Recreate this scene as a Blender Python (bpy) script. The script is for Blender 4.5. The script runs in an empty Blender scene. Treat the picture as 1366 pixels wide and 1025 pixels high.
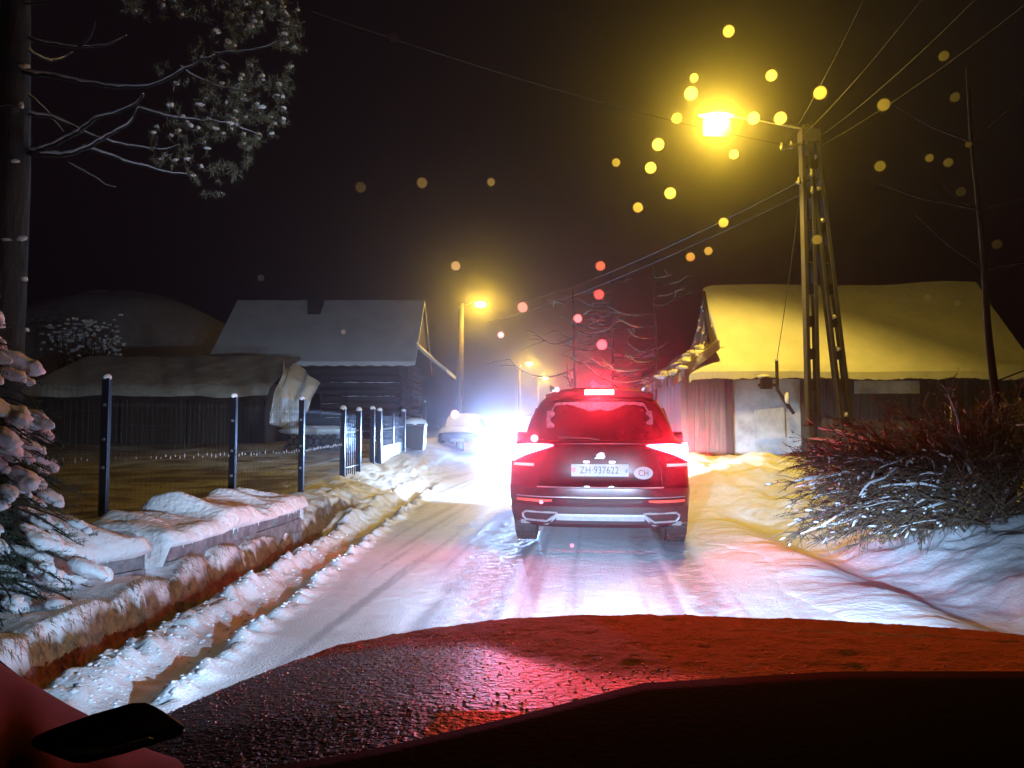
import bpy, bmesh, math, random
import numpy as np
from mathutils import Vector, Matrix
R = math.radians
random.seed(7); rng = np.random.RandomState(11)
sc = bpy.context.scene; COL = sc.collection
F = 986.0; PITCH = math.atan(55.5/F); EYE = 1.25
def P(px, py, Y):
    u = (px-683)/F; v = (512.5-py)/F
    d = Vector((u, math.cos(PITCH)-v*math.sin(PITCH), math.sin(PITCH)+v*math.cos(PITCH)))
    d *= Y/d.y
    return Vector((d.x, Y, EYE+d.z))
# ---------------------------------------------------------------- materials
MATS = {}
def mat(name, col, rough=0.6, metal=0.0, noise=None, bump=None, emit=None, strength=0, spec=0.5, coat=0.0, coords='Object', stretch=(1,1,1)):
    m = bpy.data.materials.new(name); m.use_nodes = True; nt = m.node_tree; b = nt.nodes['Principled BSDF']
    b.inputs['Base Color'].default_value = (*col, 1); b.inputs['Roughness'].default_value = rough; b.inputs['Metallic'].default_value = metal
    b.inputs['Specular IOR Level'].default_value = spec
    if coat: b.inputs['Coat Weight'].default_value = coat; b.inputs['Coat Roughness'].default_value = 0.08
    if noise or bump:
        tc = nt.nodes.new('ShaderNodeTexCoord'); mp = nt.nodes.new('ShaderNodeMapping'); mp.inputs['Scale'].default_value = stretch
        nt.links.new(tc.outputs[coords], mp.inputs[0])
    if noise:
        sc_, col2, lo, hi = noise
        n = nt.nodes.new('ShaderNodeTexNoise'); n.inputs['Scale'].default_value = sc_; n.inputs['Detail'].default_value = 8; n.inputs['Roughness'].default_value = .65
        nt.links.new(mp.outputs[0], n.inputs['Vector'])
        r = nt.nodes.new('ShaderNodeValToRGB'); r.color_ramp.elements[0].position = lo; r.color_ramp.elements[1].position = hi
        r.color_ramp.elements[0].color = (*col, 1); r.color_ramp.elements[1].color = (*col2, 1)
        nt.links.new(n.outputs['Fac'], r.inputs[0]); nt.links.new(r.outputs[0], b.inputs['Base Color'])
    if bump:
        s, st, dist = bump
        n2 = nt.nodes.new('ShaderNodeTexNoise'); n2.inputs['Scale'].default_value = s; n2.inputs['Detail'].default_value = 6
        nt.links.new(mp.outputs[0], n2.inputs['Vector'])
        bp = nt.nodes.new('ShaderNodeBump'); bp.inputs['Strength'].default_value = st; bp.inputs['Distance'].default_value = dist
        nt.links.new(n2.outputs['Fac'], bp.inputs['Height']); nt.links.new(bp.outputs[0], b.inputs['Normal'])
    if emit:
        b.inputs['Emission Color'].default_value = (*emit, 1); b.inputs['Emission Strength'].default_value = strength
    MATS[name] = m; return m
SNOW = (.80, .82, .86)
mat('snow', SNOW, .75, noise=(3, (.70, .73, .79), .35, .7), bump=(22, .5, .03))
mat('snow_soft', (.74,.75,.78), .8, bump=(20, .7, .035))
mat('roof_snow', (.78,.80,.83), .8, noise=(1.3, (.62,.65,.7), .4, .75), bump=(5, .4, .06))
mat('roof_snow_thin', (.80,.80,.82), .8, noise=(2.5, (.60,.60,.64), .35, .7), bump=(9, .5, .05))
mat('stone', (.10,.10,.11), .8, noise=(9, (.26,.26,.28), .35, .65), bump=(14, .9, .03))
mat('log_wood', (.016,.014,.016), .75, noise=(4, (.045,.039,.042), .4, .7), bump=(10, .6, .02), stretch=(.25,1,1))
mat('plank', (.022,.013,.007), .8, noise=(6, (.05,.03,.016), .35, .65), bump=(12, .6, .01), stretch=(1,1,.15))
mat('barn_plank', (.10,.075,.065), .8, noise=(7, (.20,.15,.13), .35, .65), bump=(14, .7, .02), stretch=(1,1,.1))
mat('dark_plank', (.035,.028,.026), .8, noise=(7, (.07,.055,.05), .35, .65), bump=(14, .7, .02), stretch=(1,1,.1))
mat('plaster', (.42,.42,.44), .85, noise=(2.3, (.20,.19,.19), .42, .72), bump=(12, .6, .02))
mat('thatch', (.07,.05,.03), .95, noise=(5, (.5,.5,.53), .50, .68), bump=(18, 1, .05), stretch=(1,1,.35))
mat('tarp', (.80,.82,.84), .45, noise=(3,(.62,.64,.66),.4,.7), bump=(4, .6, .05))
mat('tarp_dull', (.66,.63,.56), .6, noise=(2,(.42,.40,.35),.35,.7), bump=(5, .6, .05))
mat('concrete', (.05,.046,.04), .85, noise=(8, (.03,.027,.026), .4, .7), bump=(30, .4, .01))
mat('wood_pole', (.10,.075,.05), .8, noise=(8, (.06,.045,.03), .4, .7), bump=(20,.5,.01), stretch=(1,1,.1))
mat('bark', (.013,.010,.010), .9, noise=(7, (.032,.026,.024), .4, .65), bump=(10, 1, .04), stretch=(1,1,.3))
mat('twig', (.065,.044,.031), .8, noise=(14,(.15,.105,.07),.4,.65))
mat('dead_leaf', (.16,.085,.03), .8, noise=(14,(.28,.17,.06),.4,.65))
mat('needles', (.022,.040,.022), .7, noise=(9,(.045,.062,.028),.35,.7))
mat('pine_needles', (.05,.058,.03), .7, noise=(5,(.15,.15,.11),.45,.7))
mat('dry_grass', (.17,.095,.035), .85, noise=(9,(.30,.19,.08),.35,.7))
mat('fence_metal', (.03,.035,.05), .28, metal=.75, bump=(40,.1,.002))
mat('wire_metal', (.035,.04,.045), .5, metal=.9)
mat('galvanised', (.45,.47,.5), .35, metal=.8, noise=(12,(.3,.32,.35),.4,.7))
mat('white_panel', (.6,.63,.66), .4, noise=(8,(.45,.48,.5),.4,.7))
mat('black_plastic', (.012,.012,.013), .5, bump=(90,.3,.002))
mat('bin_black', (.02,.02,.022), .5, bump=(60,.2,.002))
mat('cable', (.02,.02,.02), .6)
mat('suv_paint', (.022,.003,.007), .32, metal=.2, coat=.4, noise=(16,(.035,.008,.012),.45,.7), spec=.5)  # red glow of the brake lamps put into the body colour
mat('suv_trim', (.022,.012,.014), .5, bump=(70,.2,.003))
mat('suv_glass', (.02,.002,.004), .16, noise=(2.2,(.04,.003,.007),.45,.62))
mat('frost', (.30,.15,.19), .9, noise=(28,(.14,.05,.08),.4,.65), bump=(60,.6,.004))
mat('silver', (.42,.42,.44), .35, metal=.65, noise=(20,(.30,.30,.32),.4,.7))
mat('chrome', (.85,.85,.87), .12, metal=1)
mat('vent_trim', (.05,.035,.03), .6)
mat('rubber', (.018,.016,.016), .8, noise=(25,(.09,.09,.10),.56,.7), bump=(40,.6,.006))
mat('plate_white', (.20,.205,.22), .45)
mat('plate_black', (.015,.015,.018), .5)
mat('shield_red', (.6,.02,.03), .5)
mat('shield_blue', (.03,.10,.5), .5)
mat('oval_white', (.26,.24,.25), .5)
mat('reflector', (.6,.06,.04), .2, spec=.8)
mat('dark_paint', (.03,.035,.05), .3, metal=.3, coat=.5)
mat('grey_paint', (.06,.065,.075), .3, metal=.3, coat=.5)
mat('car_glass', (.01,.012,.015), .08)
mat('tail_lens', (.3,.01,.01), .3, emit=(1,.016,.035), strength=210)
mat('brake_lens', (.3,.01,.01), .3, emit=(1,.018,.026), strength=300)
mat('rev_lens', (.5,.3,.3), .3, emit=(1,.06,.05), strength=7)
mat('plate_lamp_lens', (.5,.5,.5), .3, emit=(.75,.88,1), strength=5)
mat('headlamp_lens', (.6,.6,.6), .2, emit=(.62,.80,1), strength=300)
mat('sodium_lens', (.6,.5,.3), .3, emit=(1,.62,.05), strength=760)
mat('sodium_lens_far', (.6,.5,.3), .3, emit=(1,.60,.06), strength=800)
mat('lamp_housing', (.30,.30,.28), .5, metal=.4)
mat('dash', (.0028,.0014,.0013), .9, spec=.02, bump=(160,.5,.002))
mat('sticker_black', (.006,.006,.008), .5)
mat('sticker_silver', (.22,.19,.20), .5, noise=(90,(.06,.05,.05),.45,.6))
mat('pillar_red', (.17,.030,.006), .85, spec=.08, noise=(2.5,(.07,.007,.003),.35,.7), bump=(50,.2,.002))

def attr_mat(name, base, dirt, rough, bump, rough2=None, fine=None):
    """snow whose own dirt (a mesh attribute of stains and bare earth) tints it"""
    m = bpy.data.materials.new(name); m.use_nodes = True; nt = m.node_tree; b = nt.nodes['Principled BSDF']; L = nt.links.new
    at = nt.nodes.new('ShaderNodeAttribute'); at.attribute_name = 'dirt'
    at2 = nt.nodes.new('ShaderNodeAttribute'); at2.attribute_name = 'earth'
    tc = nt.nodes.new('ShaderNodeTexCoord')
    n = nt.nodes.new('ShaderNodeTexNoise'); n.inputs['Scale'].default_value = 5; n.inputs['Detail'].default_value = 9; n.inputs['Roughness'].default_value = .7; L(tc.outputs['Object'], n.inputs['Vector'])
    mx = nt.nodes.new('ShaderNodeMix'); mx.data_type = 'RGBA'; mx.inputs[6].default_value = (*base, 1); mx.inputs[7].default_value = (*dirt, 1)
    mul = nt.nodes.new('ShaderNodeMath'); mul.operation = 'MULTIPLY_ADD'; L(n.outputs['Fac'], mul.inputs[0]); mul.inputs[1].default_value = .5; mul.inputs[2].default_value = -.25
    ad = nt.nodes.new('ShaderNodeMath'); ad.operation = 'ADD'; ad.use_clamp = True; L(mul.outputs[0], ad.inputs[0]); L(at.outputs['Fac'], ad.inputs[1]); L(ad.outputs[0], mx.inputs[0])
    n3 = nt.nodes.new('ShaderNodeTexNoise'); n3.inputs['Scale'].default_value = 18; n3.inputs['Detail'].default_value = 6; L(tc.outputs['Object'], n3.inputs['Vector'])
    er = nt.nodes.new('ShaderNodeValToRGB'); er.color_ramp.elements[0].color = (.05,.028,.012,1); er.color_ramp.elements[1].color = (.23,.13,.05,1); er.color_ramp.elements[0].position=.3; er.color_ramp.elements[1].position=.7
    L(n3.outputs['Fac'], er.inputs[0])
    mx2 = nt.nodes.new('ShaderNodeMix'); mx2.data_type = 'RGBA'; L(mx.outputs[2], mx2.inputs[6]); L(er.outputs[0], mx2.inputs[7])
    a2 = nt.nodes.new('ShaderNodeMath'); a2.operation = 'MULTIPLY_ADD'; a2.use_clamp = True; L(at2.outputs['Fac'], a2.inputs[0]); a2.inputs[1].default_value = 1.6; L(mul.outputs[0], a2.inputs[2])
    L(a2.outputs[0], mx2.inputs[0])
    L(mx2.outputs[2], b.inputs['Base Color'])
    b.inputs['Roughness'].default_value = rough
    if rough2 is not None:
        mr = nt.nodes.new('ShaderNodeMapRange'); L(at.outputs['Fac'], mr.inputs[0]); mr.inputs[3].default_value = rough; mr.inputs[4].default_value = rough2; L(mr.outputs[0], b.inputs['Roughness'])
    n2 = nt.nodes.new('ShaderNodeTexNoise'); n2.inputs['Scale'].default_value = bump[0]; n2.inputs['Detail'].default_value = 8; n2.inputs['Roughness'].default_value = .6; L(tc.outputs['Object'], n2.inputs['Vector'])
    bp = nt.nodes.new('ShaderNodeBump'); bp.inputs['Strength'].default_value = bump[1]; bp.inputs['Distance'].default_value = bump[2]; L(n2.outputs['Fac'], bp.inputs['Height'])
    L(bp.outputs[0], b.inputs['Normal']); MATS[name] = m; return m
attr_mat('ground_snow', (.76,.79,.85), (.38,.38,.42), .62, (24,.5,.02))
attr_mat('road_snow', (.76,.79,.85), (.36,.38,.44), .5, (60,.9,.010), .36)

def hood_mat():
    m = bpy.data.materials.new('hood'); m.use_nodes = True; nt = m.node_tree; b = nt.nodes['Principled BSDF']; L = nt.links.new
    at = nt.nodes.new('ShaderNodeAttribute'); at.attribute_name = 'frost'
    tc = nt.nodes.new('ShaderNodeTexCoord')
    n = nt.nodes.new('ShaderNodeTexNoise'); n.inputs['Scale'].default_value = 110; n.inputs['Detail'].default_value = 5; L(tc.outputs['Object'], n.inputs['Vector'])
    v = nt.nodes.new('ShaderNodeTexVoronoi'); v.inputs['Scale'].default_value = 130; L(tc.outputs['Object'], v.inputs['Vector'])
    vr = nt.nodes.new('ShaderNodeMapRange'); vr.interpolation_type = 'SMOOTHSTEP'; L(v.outputs['Distance'], vr.inputs[0]); vr.inputs[1].default_value = .04; vr.inputs[2].default_value = .30
    m1 = nt.nodes.new('ShaderNodeMath'); m1.operation = 'MULTIPLY_ADD'; L(n.outputs['Fac'], m1.inputs[0]); m1.inputs[1].default_value = 1.5; m1.inputs[2].default_value = -.75
    m2 = nt.nodes.new('ShaderNodeMath'); m2.operation = 'ADD'; m2.use_clamp = True; L(m1.outputs[0], m2.inputs[0]); L(at.outputs['Fac'], m2.inputs[1])
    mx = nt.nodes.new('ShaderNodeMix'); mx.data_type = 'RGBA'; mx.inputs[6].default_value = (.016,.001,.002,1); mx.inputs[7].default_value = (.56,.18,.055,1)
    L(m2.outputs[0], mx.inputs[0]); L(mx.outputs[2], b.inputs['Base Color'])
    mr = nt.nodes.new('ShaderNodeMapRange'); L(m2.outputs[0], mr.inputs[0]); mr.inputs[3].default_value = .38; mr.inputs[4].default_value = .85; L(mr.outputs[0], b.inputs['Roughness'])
    bp = nt.nodes.new('ShaderNodeBump'); bp.inputs['Strength'].default_value = 1.0; bp.inputs['Distance'].default_value = .007; L(n.outputs['Fac'], bp.inputs['Height'])
    bp2 = nt.nodes.new('ShaderNodeBump'); bp2.invert = True; bp2.inputs['Strength'].default_value = .9; bp2.inputs['Distance'].default_value = .005; L(vr.outputs[0], bp2.inputs['Height']); L(bp.outputs[0], bp2.inputs['Normal'])
    b.inputs['Specular IOR Level'].default_value = .07
    L(bp2.outputs[0], b.inputs['Normal']); MATS['hood'] = m
hood_mat()
mat('droplet', (.75,.6,.7), .28, metal=1)
def drop_mat():
    m = bpy.data.materials.new('water_drop'); m.use_nodes = True; nt = m.node_tree
    for n in list(nt.nodes): nt.nodes.remove(n)
    o = nt.nodes.new('ShaderNodeOutputMaterial'); g = nt.nodes.new('ShaderNodeBsdfRefraction'); g.inputs['IOR'].default_value = 1.33; g.inputs['Roughness'].default_value = .6
    t = nt.nodes.new('ShaderNodeBsdfTransparent'); mx = nt.nodes.new('ShaderNodeMixShader'); mx.inputs[0].default_value = .8
    tc = nt.nodes.new('ShaderNodeTexCoord'); s = nt.nodes.new('ShaderNodeVectorMath'); s.operation = 'SUBTRACT'; s.inputs[1].default_value = (.5,.5,0); nt.links.new(tc.outputs['Generated'], s.inputs[0])
    mu = nt.nodes.new('ShaderNodeVectorMath'); mu.operation = 'MULTIPLY'; mu.inputs[1].default_value = (2,2,0); nt.links.new(s.outputs[0], mu.inputs[0])
    le = nt.nodes.new('ShaderNodeVectorMath'); le.operation = 'LENGTH'; nt.links.new(mu.outputs[0], le.inputs[0])
    rp = nt.nodes.new('ShaderNodeMapRange'); rp.interpolation_type = 'SMOOTHSTEP'; nt.links.new(le.outputs['Value'], rp.inputs[0]); rp.inputs[1].default_value = .62; rp.inputs[2].default_value = 1.0; rp.inputs[3].default_value = .9; rp.inputs[4].default_value = 0
    oi = nt.nodes.new('ShaderNodeObjectInfo'); m3 = nt.nodes.new('ShaderNodeMath'); m3.operation = 'MULTIPLY'; rr = nt.nodes.new('ShaderNodeMapRange'); nt.links.new(oi.outputs['Random'], rr.inputs[0]); rr.inputs[3].default_value = .35; rr.inputs[4].default_value = 1.0
    nt.links.new(rp.outputs[0], m3.inputs[0]); nt.links.new(rr.outputs[0], m3.inputs[1]); nt.links.new(m3.outputs[0], mx.inputs[0])
    nt.links.new(t.outputs[0], mx.inputs[1]); nt.links.new(g.outputs[0], mx.inputs[2]); nt.links.new(mx.outputs[0], o.inputs[0]); MATS['water_drop'] = m
drop_mat()

# ---------------------------------------------------------------- mesh helpers
class MB:
    def __init__(s): s.v = []; s.f = []
    def add(s, vs, fs):
        o = len(s.v); s.v += [tuple(p) for p in vs]; s.f += [tuple(i+o for i in f) for f in fs]; return s
    def box(s, x0, x1, y0, y1, z0, z1, M=None):
        vs = [Vector(p) for p in ((x0,y0,z0),(x1,y0,z0),(x1,y1,z0),(x0,y1,z0),(x0,y0,z1),(x1,y0,z1),(x1,y1,z1),(x0,y1,z1))]
        if M: vs = [M @ p for p in vs]
        return s.add(vs, [(0,3,2,1),(4,5,6,7),(0,1,5,4),(1,2,6,5),(2,3,7,6),(3,0,4,7)])
    def tube(s, pts, r, n=6, caps=True):
        pts = [Vector(p) for p in pts]
        if not hasattr(r, '__len__'): r = [r]*len(pts)
        vs = []; prev = None
        for i, p in enumerate(pts):
            t = (pts[min(i+1,len(pts)-1)]-pts[max(i-1,0)])
            if t.length < 1e-9: t = Vector((0,0,1))
            t.normalize()
            if prev is None: a = t.orthogonal().normalized()
            else:
                a = prev - t*prev.dot(t)
                a = a.normalized() if a.length > 1e-6 else t.orthogonal().normalized()
            prev = a; b = t.cross(a)
            for k in range(n):
                an = 2*math.pi*k/n; vs.append(p+(a*math.cos(an)+b*math.sin(an))*r[i])
        fs = [(i*n+k, i*n+(k+1)%n, (i+1)*n+(k+1)%n, (i+1)*n+k) for i in range(len(pts)-1) for k in range(n)]
        if caps: fs += [tuple(range(n-1,-1,-1)), tuple(range((len(pts)-1)*n, len(pts)*n))]
        return s.add(vs, fs)
    def blob(s, c, rx, ry, rz, n=8, m=5, jit=.15, M=None):
        vs = []; fs = []; c = Vector(c)
        for j in range(m+1):
            th = math.pi*j/m
            for k in range(n):
                ph = 2*math.pi*k/n; q = 1+random.uniform(-jit, jit) if 0 < j < m else 1
                p = Vector((rx*math.sin(th)*math.cos(ph)*q, ry*math.sin(th)*math.sin(ph)*q, rz*math.cos(th)*q))
                if M: p = M @ p
                vs.append(c+p)
        for j in range(m):
            for k in range(n): fs.append((j*n+k, (j+1)*n+k, (j+1)*n+(k+1)%n, j*n+(k+1)%n))
        return s.add(vs, fs)
    def grid(s, fn, nu, nv):
        vs = [fn(i/(nu-1), j/(nv-1)) for j in range(nv) for i in range(nu)]
        return s.add(vs, [(j*nu+i, j*nu+i+1, (j+1)*nu+i+1, (j+1)*nu+i) for j in range(nv-1) for i in range(nu-1)])
    def slab(s, poly, thick):
        """closed prism: polygon (list of 3D points) pushed by the vector thick"""
        n = len(poly); t = Vector(thick); a = [Vector(p) for p in poly]
        return s.add(a+[p+t for p in a], [tuple(range(n)), tuple(range(2*n-1, n-1, -1))]+[(i, n+i, n+(i+1)%n, (i+1)%n) for i in range(n)])
    def build(s, name, m, parent=None, smooth=False, fix=True, merge=False):
        me = bpy.data.meshes.new(name); me.from_pydata(s.v, [], s.f)
        if fix or merge:
            b = bmesh.new(); b.from_mesh(me)
            if merge: bmesh.ops.remove_doubles(b, verts=b.verts, dist=1e-5)
            bmesh.ops.recalc_face_normals(b, faces=b.faces); b.to_mesh(me); b.free()
        me.materials.append(MATS[m])
        if smooth: me.polygons.foreach_set('use_smooth', [True]*len(me.polygons))
        o = bpy.data.objects.new(name, me); COL.objects.link(o)
        if parent: o.parent = parent
        return o
def build_each(mb, name, m, parent=None, smooth=False):
    """one object per connected piece of the mesh"""
    n = len(mb.v); par = list(range(n))
    def find(a):
        while par[a] != a: par[a] = par[par[a]]; a = par[a]
        return a
    for f in mb.f:
        for b in f[1:]: par[find(f[0])] = find(b)
    groups = {}
    for f in mb.f: groups.setdefault(find(f[0]), []).append(f)
    last = None
    for fs in groups.values():
        ids = sorted({i for f in fs for i in f}); mp = {i: k for k, i in enumerate(ids)}; q = MB(); q.add([mb.v[i] for i in ids], [tuple(mp[i] for i in f) for f in fs]); last = q.build(name, m, parent, smooth)
    return last
def tag(o, label, cat, group=None, kind=None):
    if label: o['label'] = label
    if cat: o['category'] = cat
    if group: o['group'] = group
    if kind: o['kind'] = kind
    return o
def thing(name, label, cat, loc=(0,0,0), rz=0, group=None):
    o = bpy.data.objects.new(name, None); COL.objects.link(o); o.location = loc; o.rotation_euler = (0,0,rz); o.empty_display_size = .1
    return tag(o, label, cat, group)
def structure(o): o['kind'] = 'structure'; return o
def light(name, kind, loc, power, color, parent=None, target=None, size=.1, angle=None, blend=.5):
    l = bpy.data.lights.new(name, kind); l.energy = power; l.color = color
    if kind == 'AREA': l.size = size
    else: l.shadow_soft_size = size
    if kind == 'SPOT': l.spot_size = R(angle); l.spot_blend = blend
    o = bpy.data.objects.new(name, l); COL.objects.link(o); o.location = loc
    if parent: o.parent = parent
    if target is not None: o.rotation_euler = (Vector(target)-Vector(loc)).to_track_quat('-Z', 'Y').to_euler()
    return o
def jitter(p, a): return Vector(p)+Vector((random.uniform(-a,a), random.uniform(-a,a), random.uniform(-a,a)))
def smooth_line(pts, k=4):
    """Catmull-Rom through the points"""
    pts = [Vector(p) for p in pts]; out = []
    for i in range(len(pts)-1):
        p0 = pts[max(i-1,0)]; p1 = pts[i]; p2 = pts[i+1]; p3 = pts[min(i+2,len(pts)-1)]
        for j in range(k):
            t = j/k; out.append(.5*((2*p1)+(p2-p0)*t+(2*p0-5*p1+4*p2-p3)*t*t+(3*p1-p0-3*p2+p3)*t**3))
    out.append(pts[-1]); return out

# ---------------------------------------------------------------- noise, terrain
TAB = rng.rand(256, 256)
def vnoise(x, y):
    x = np.asarray(x, float); y = np.asarray(y, float)
    xi = np.floor(x).astype(int); yi = np.floor(y).astype(int); fx = x-xi; fy = y-yi
    fx = fx*fx*(3-2*fx); fy = fy*fy*(3-2*fy)
    a = TAB[xi % 256, yi % 256]; b = TAB[(xi+1) % 256, yi % 256]; c = TAB[xi % 256, (yi+1) % 256]; d = TAB[(xi+1) % 256, (yi+1) % 256]
    return (a*(1-fx)+b*fx)*(1-fy)+(c*(1-fx)+d*fx)*fy-.5
def fbm(x, y, o=4):
    s = 0; a = 1; f = 1
    for i in range(o): s = s+a*vnoise(x*f+i*17.3, y*f+i*9.1); a *= .5; f *= 2.03
    return s
def ss(a, b, x): t = np.clip((x-a)/(b-a), 0, 1); return t*t*(3-2*t)
def XD(y): return np.interp(y, [0,4.0,9.7,12], [-2.36,-2.34,-2.20,-2.1])       # ditch bottom
def XW(y): return np.interp(y, [0,4.5,4.72,5.2,5.8,8.1,11,14], [-3.3,-3.0,-2.86,-2.60,-2.50,-2.30,-2.5,-2.6])        # front of the stone wall
TD = Vector((math.sin(R(6.5)), math.cos(R(6.5))))
def H(x, y, want=False):
    x = np.asarray(x, float); y = np.asarray(y, float)
    n1 = fbm(x*.5, y*.5); n2 = fbm(x*2.1+5, y*2.1, 4); n3 = fbm(x*9, y*9+3, 3); n4 = fbm(x*22, y*22+7, 2)
    far = ss(14, 40, y)
    h = .02*n1+.0*x
    # ruts across the road
    t = x*TD.y-y*TD.x         # across the cars' line
    tr = lambda c, w: np.exp(-((t-c-.03*np.sin(y*.7))/w)**4)
    trk = np.clip(tr(-.80,.15)+tr(.82,.15)+.55*tr(-1.08,.13)+.6*tr(.50,.12), 0, 1)*ss(2,3,y)
    rough = .0028*n3+.004*n4
    h = h-.022*trk+rough*(1-.7*trk)*(1-.6*far)
    strk = fbm(t*9+3, y*.22, 4)
    dirt = np.clip(trk*(.85+.9*n3)+.75*ss(.04,.45,strk)*(1-.5*far), 0, 1)+.15*ss(.0,.35,n1+.3*n2)*ss(-1.6,-1.2,x)*(1-ss(2.0,2.3,x))
    tread = (np.sin(t*150)*np.sin(y*55+t*40) > .1)*trk*.006
    h = h-tread*(y < 9)
    # left rut, ridge of pushed snow
    xe = x+.07*fbm(y*1.7, y*.3, 4)+.04*fbm(x*7,y*7,2)
    nearf = 1-ss(13,17,y)
    h = h-.050*ss(-1.50,-1.60,-0+xe*1.0)*0
    rut = ss(-1.98,-1.86,xe)*(1-ss(-1.66,-1.60,xe))
    h = h-.045*rut*nearf+.05*np.exp(-((xe+1.54)/.07)**2)*nearf*(1+1.5*n3)
    berm = np.exp(-((xe+2.00)/.16)**2)
    h = h+berm*nearf*(.075+.055*n3+.04*n4+.08*n2)
    dirt = dirt+.25*rut*(.5+n3)
    # ditch
    fd = 1-ss(9.6,11.4,y)
    xd = XD(y); xl = x+.08*fbm(y*2.2+3, 1.0+y*.1, 3)+.03*fbm(x*6+3, y*6, 2)
    d = xl-xd
    inside = 1-ss(.0,.24,d)
    h = h-.11*inside*fd*(1-.0*x)
    # brown bank on the far side of the ditch: steep face up to pillows of snow
    pil = .14+.10*np.abs(np.sin(y*4.3+1.5*vnoise(y*.9,1.0+0*y)+x*1.5))**.6*(.6+vnoise(y*.8,7.+0*y))+.05*n2+.015*n3
    up = 1-ss(-.13,-.04, d)
    h = np.where(d < 0, h*(1-up)+up*(pil*(1-ss(9.0,10.4,y)) + .05*ss(9.0,10.4,y)-.0 + .10*ss(-.22,-.5,d)*0), h)
    earth = np.clip(1.5*ss(-.125,-.085,d+.06*vnoise(y*9,5.+0*y))*(1-ss(-.05,.02,d)), 0, 1)*fd*(1-ss(.10,.17,h+.08*vnoise(y*11,x*3)))
    # behind the wall: the raised yard
    xw = XW(y)
    yard = .36+.10*ss(6,22,y)*1.0+.30*ss(12,26,y)+.06*n1+.02*n2
    left = 1-ss(-.30,.03, x-xw)
    nearslope = 1-ss(4.4,5.6,y)
    left = np.where(y < 4.7, 1-ss(-.9, .1, x-xw), left)
    left = np.where(y > 8.2, 1-ss(-.3-.6*ss(8.2,10,y),.03+1.0*ss(8.2,10,y),x-xw), left)
    h = h+.16*np.exp(-((x+3.25)/.35)**2-((y-4.6)/.5)**2)*(1+n2)
    # gateway drifts
    h = h*(1-left)+left*yard
    gate = np.exp(-((x+2.4)/.8)**2)*ss(8.5,10,y)*(1-ss(19,23,y))
    h = h+gate*(.10*np.abs(fbm(x*1.6+y*.7,y*.9,3))*2+.05*n3)
    earth = np.maximum(earth, np.clip(.30+1.1*n2+.5*n1,0,.48)*(1-ss(-.9,-.45,x-xw))*ss(6.5,8,y-.0*x)*(1-ss(26,40,y)))
    # right side
    xr = x+.12*fbm(y*.8, 4+y*.05, 3)
    h = h+.09*ss(1.75,2.5,xr)*(1-ss(2.55,3.1,xr))*(1+.5*n2)
    near_r = 1-ss(8.5,11,y)
    h = h+ss(2.9,4.5,xr)*(.48+.10*n2)*near_r - .02*np.exp(-((xr-3.0)/.25)**2)*near_r
    hp = np.exp(-((x-3.75)/.38)**2-((y-4.9)/.5)**2)
    h = h+.16*hp+.08*ss(2.8,3.3,x)*n2+.012*ss(2.8,3.3,x)*n3
    bank = ss(2.25,3.25,xr-.0*y)*ss(9.3,12.0,y)*(1-ss(22,34,y))
    h = h+bank*(.60+.16*fbm(x*.9,y*.9+2,3)+.05*n2)
    h = h+ss(34,120,y)*2.0*(np.abs(x) > 6)*ss(6,25,np.abs(x))
    h = h+ss(5,30,-x)*ss(20,60,y)*1.0
    if want: return h, np.clip(dirt,0,1), np.clip(earth,0,1)
    return h
def hz(x, y): return float(H(np.array([x]), np.array([y]))[0])
def sheet(name, X, Y, Z, m, attrs):
    nv, nu = X.shape
    me = bpy.data.meshes.new(name); me.vertices.add(nu*nv)
    co = np.stack([X, Y, Z], -1).reshape(-1); me.vertices.foreach_set('co', co.astype(np.float32))
    i = np.arange((nv-1)*(nu-1)); r = i//(nu-1); c = i % (nu-1); a = r*nu+c
    quads = np.stack([a, a+1, a+nu+1, a+nu], -1).reshape(-1).astype(np.int32)
    me.loops.add(len(quads)); me.loops.foreach_set('vertex_index', quads)
    me.polygons.add(len(i)); me.polygons.foreach_set('loop_start', (i*4).astype(np.int32)); me.polygons.foreach_set('loop_total', np.full(len(i), 4, np.int32))
    me.polygons.foreach_set('use_smooth', np.ones(len(i), bool))
    for k, v in attrs.items():
        at = me.attributes.new(k, 'FLOAT', 'POINT'); at.data.foreach_set('value', v.reshape(-1).astype(np.float32))
    me.update(); me.validate(); me.materials.append(MATS[m])
    o = bpy.data.objects.new(name, me); COL.objects.link(o); return o
def growing(a, b, st, g):
    out = [a]
    while out[-1] < b: out.append(out[-1]+st); st *= g
    return out
xs = sorted([-v for v in growing(4.6, 180, .06, 1.10)]) + list(np.arange(-4.58, -1.42, .024)) + list(np.arange(-1.42, 4.6, .045)) + growing(4.62, 180, .06, 1.10)
ys = list(-np.array(growing(0, 20, .3, 1.3))[::-1]) + list(np.arange(.3, 2.4, .3)) + list(np.arange(2.4, 7.5, .028)) + list(np.arange(7.5, 12, .045)) + growing(12, 320, .07, 1.03)
X, Y = np.meshgrid(np.array(xs), np.array(ys))
Z, DI, EA = H(X, Y, True)
XLr = lambda y: np.interp(y, [0,12,20,30,60,140], [-2.12,-2.12,-2.5,-3.1,-3.4,-5]); XRr = lambda y: np.interp(y, [0,9,30,60,140], [2.15,2.15,2.0,3.0,6.0])+.35*fbm(y*.9, 3.3+0*y, 5)
inset = ss(.02,.25, X-XLr(Y))*ss(.02,.25, XRr(Y)-X)
ground = structure(sheet('ground', X, Y, Z-.07*inset, 'ground_snow', {'dirt': DI*.6, 'earth': EA}))
yr = np.array([y for y in ys if -6 < y < 140]); tt = np.linspace(0, 1, 150)
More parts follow.
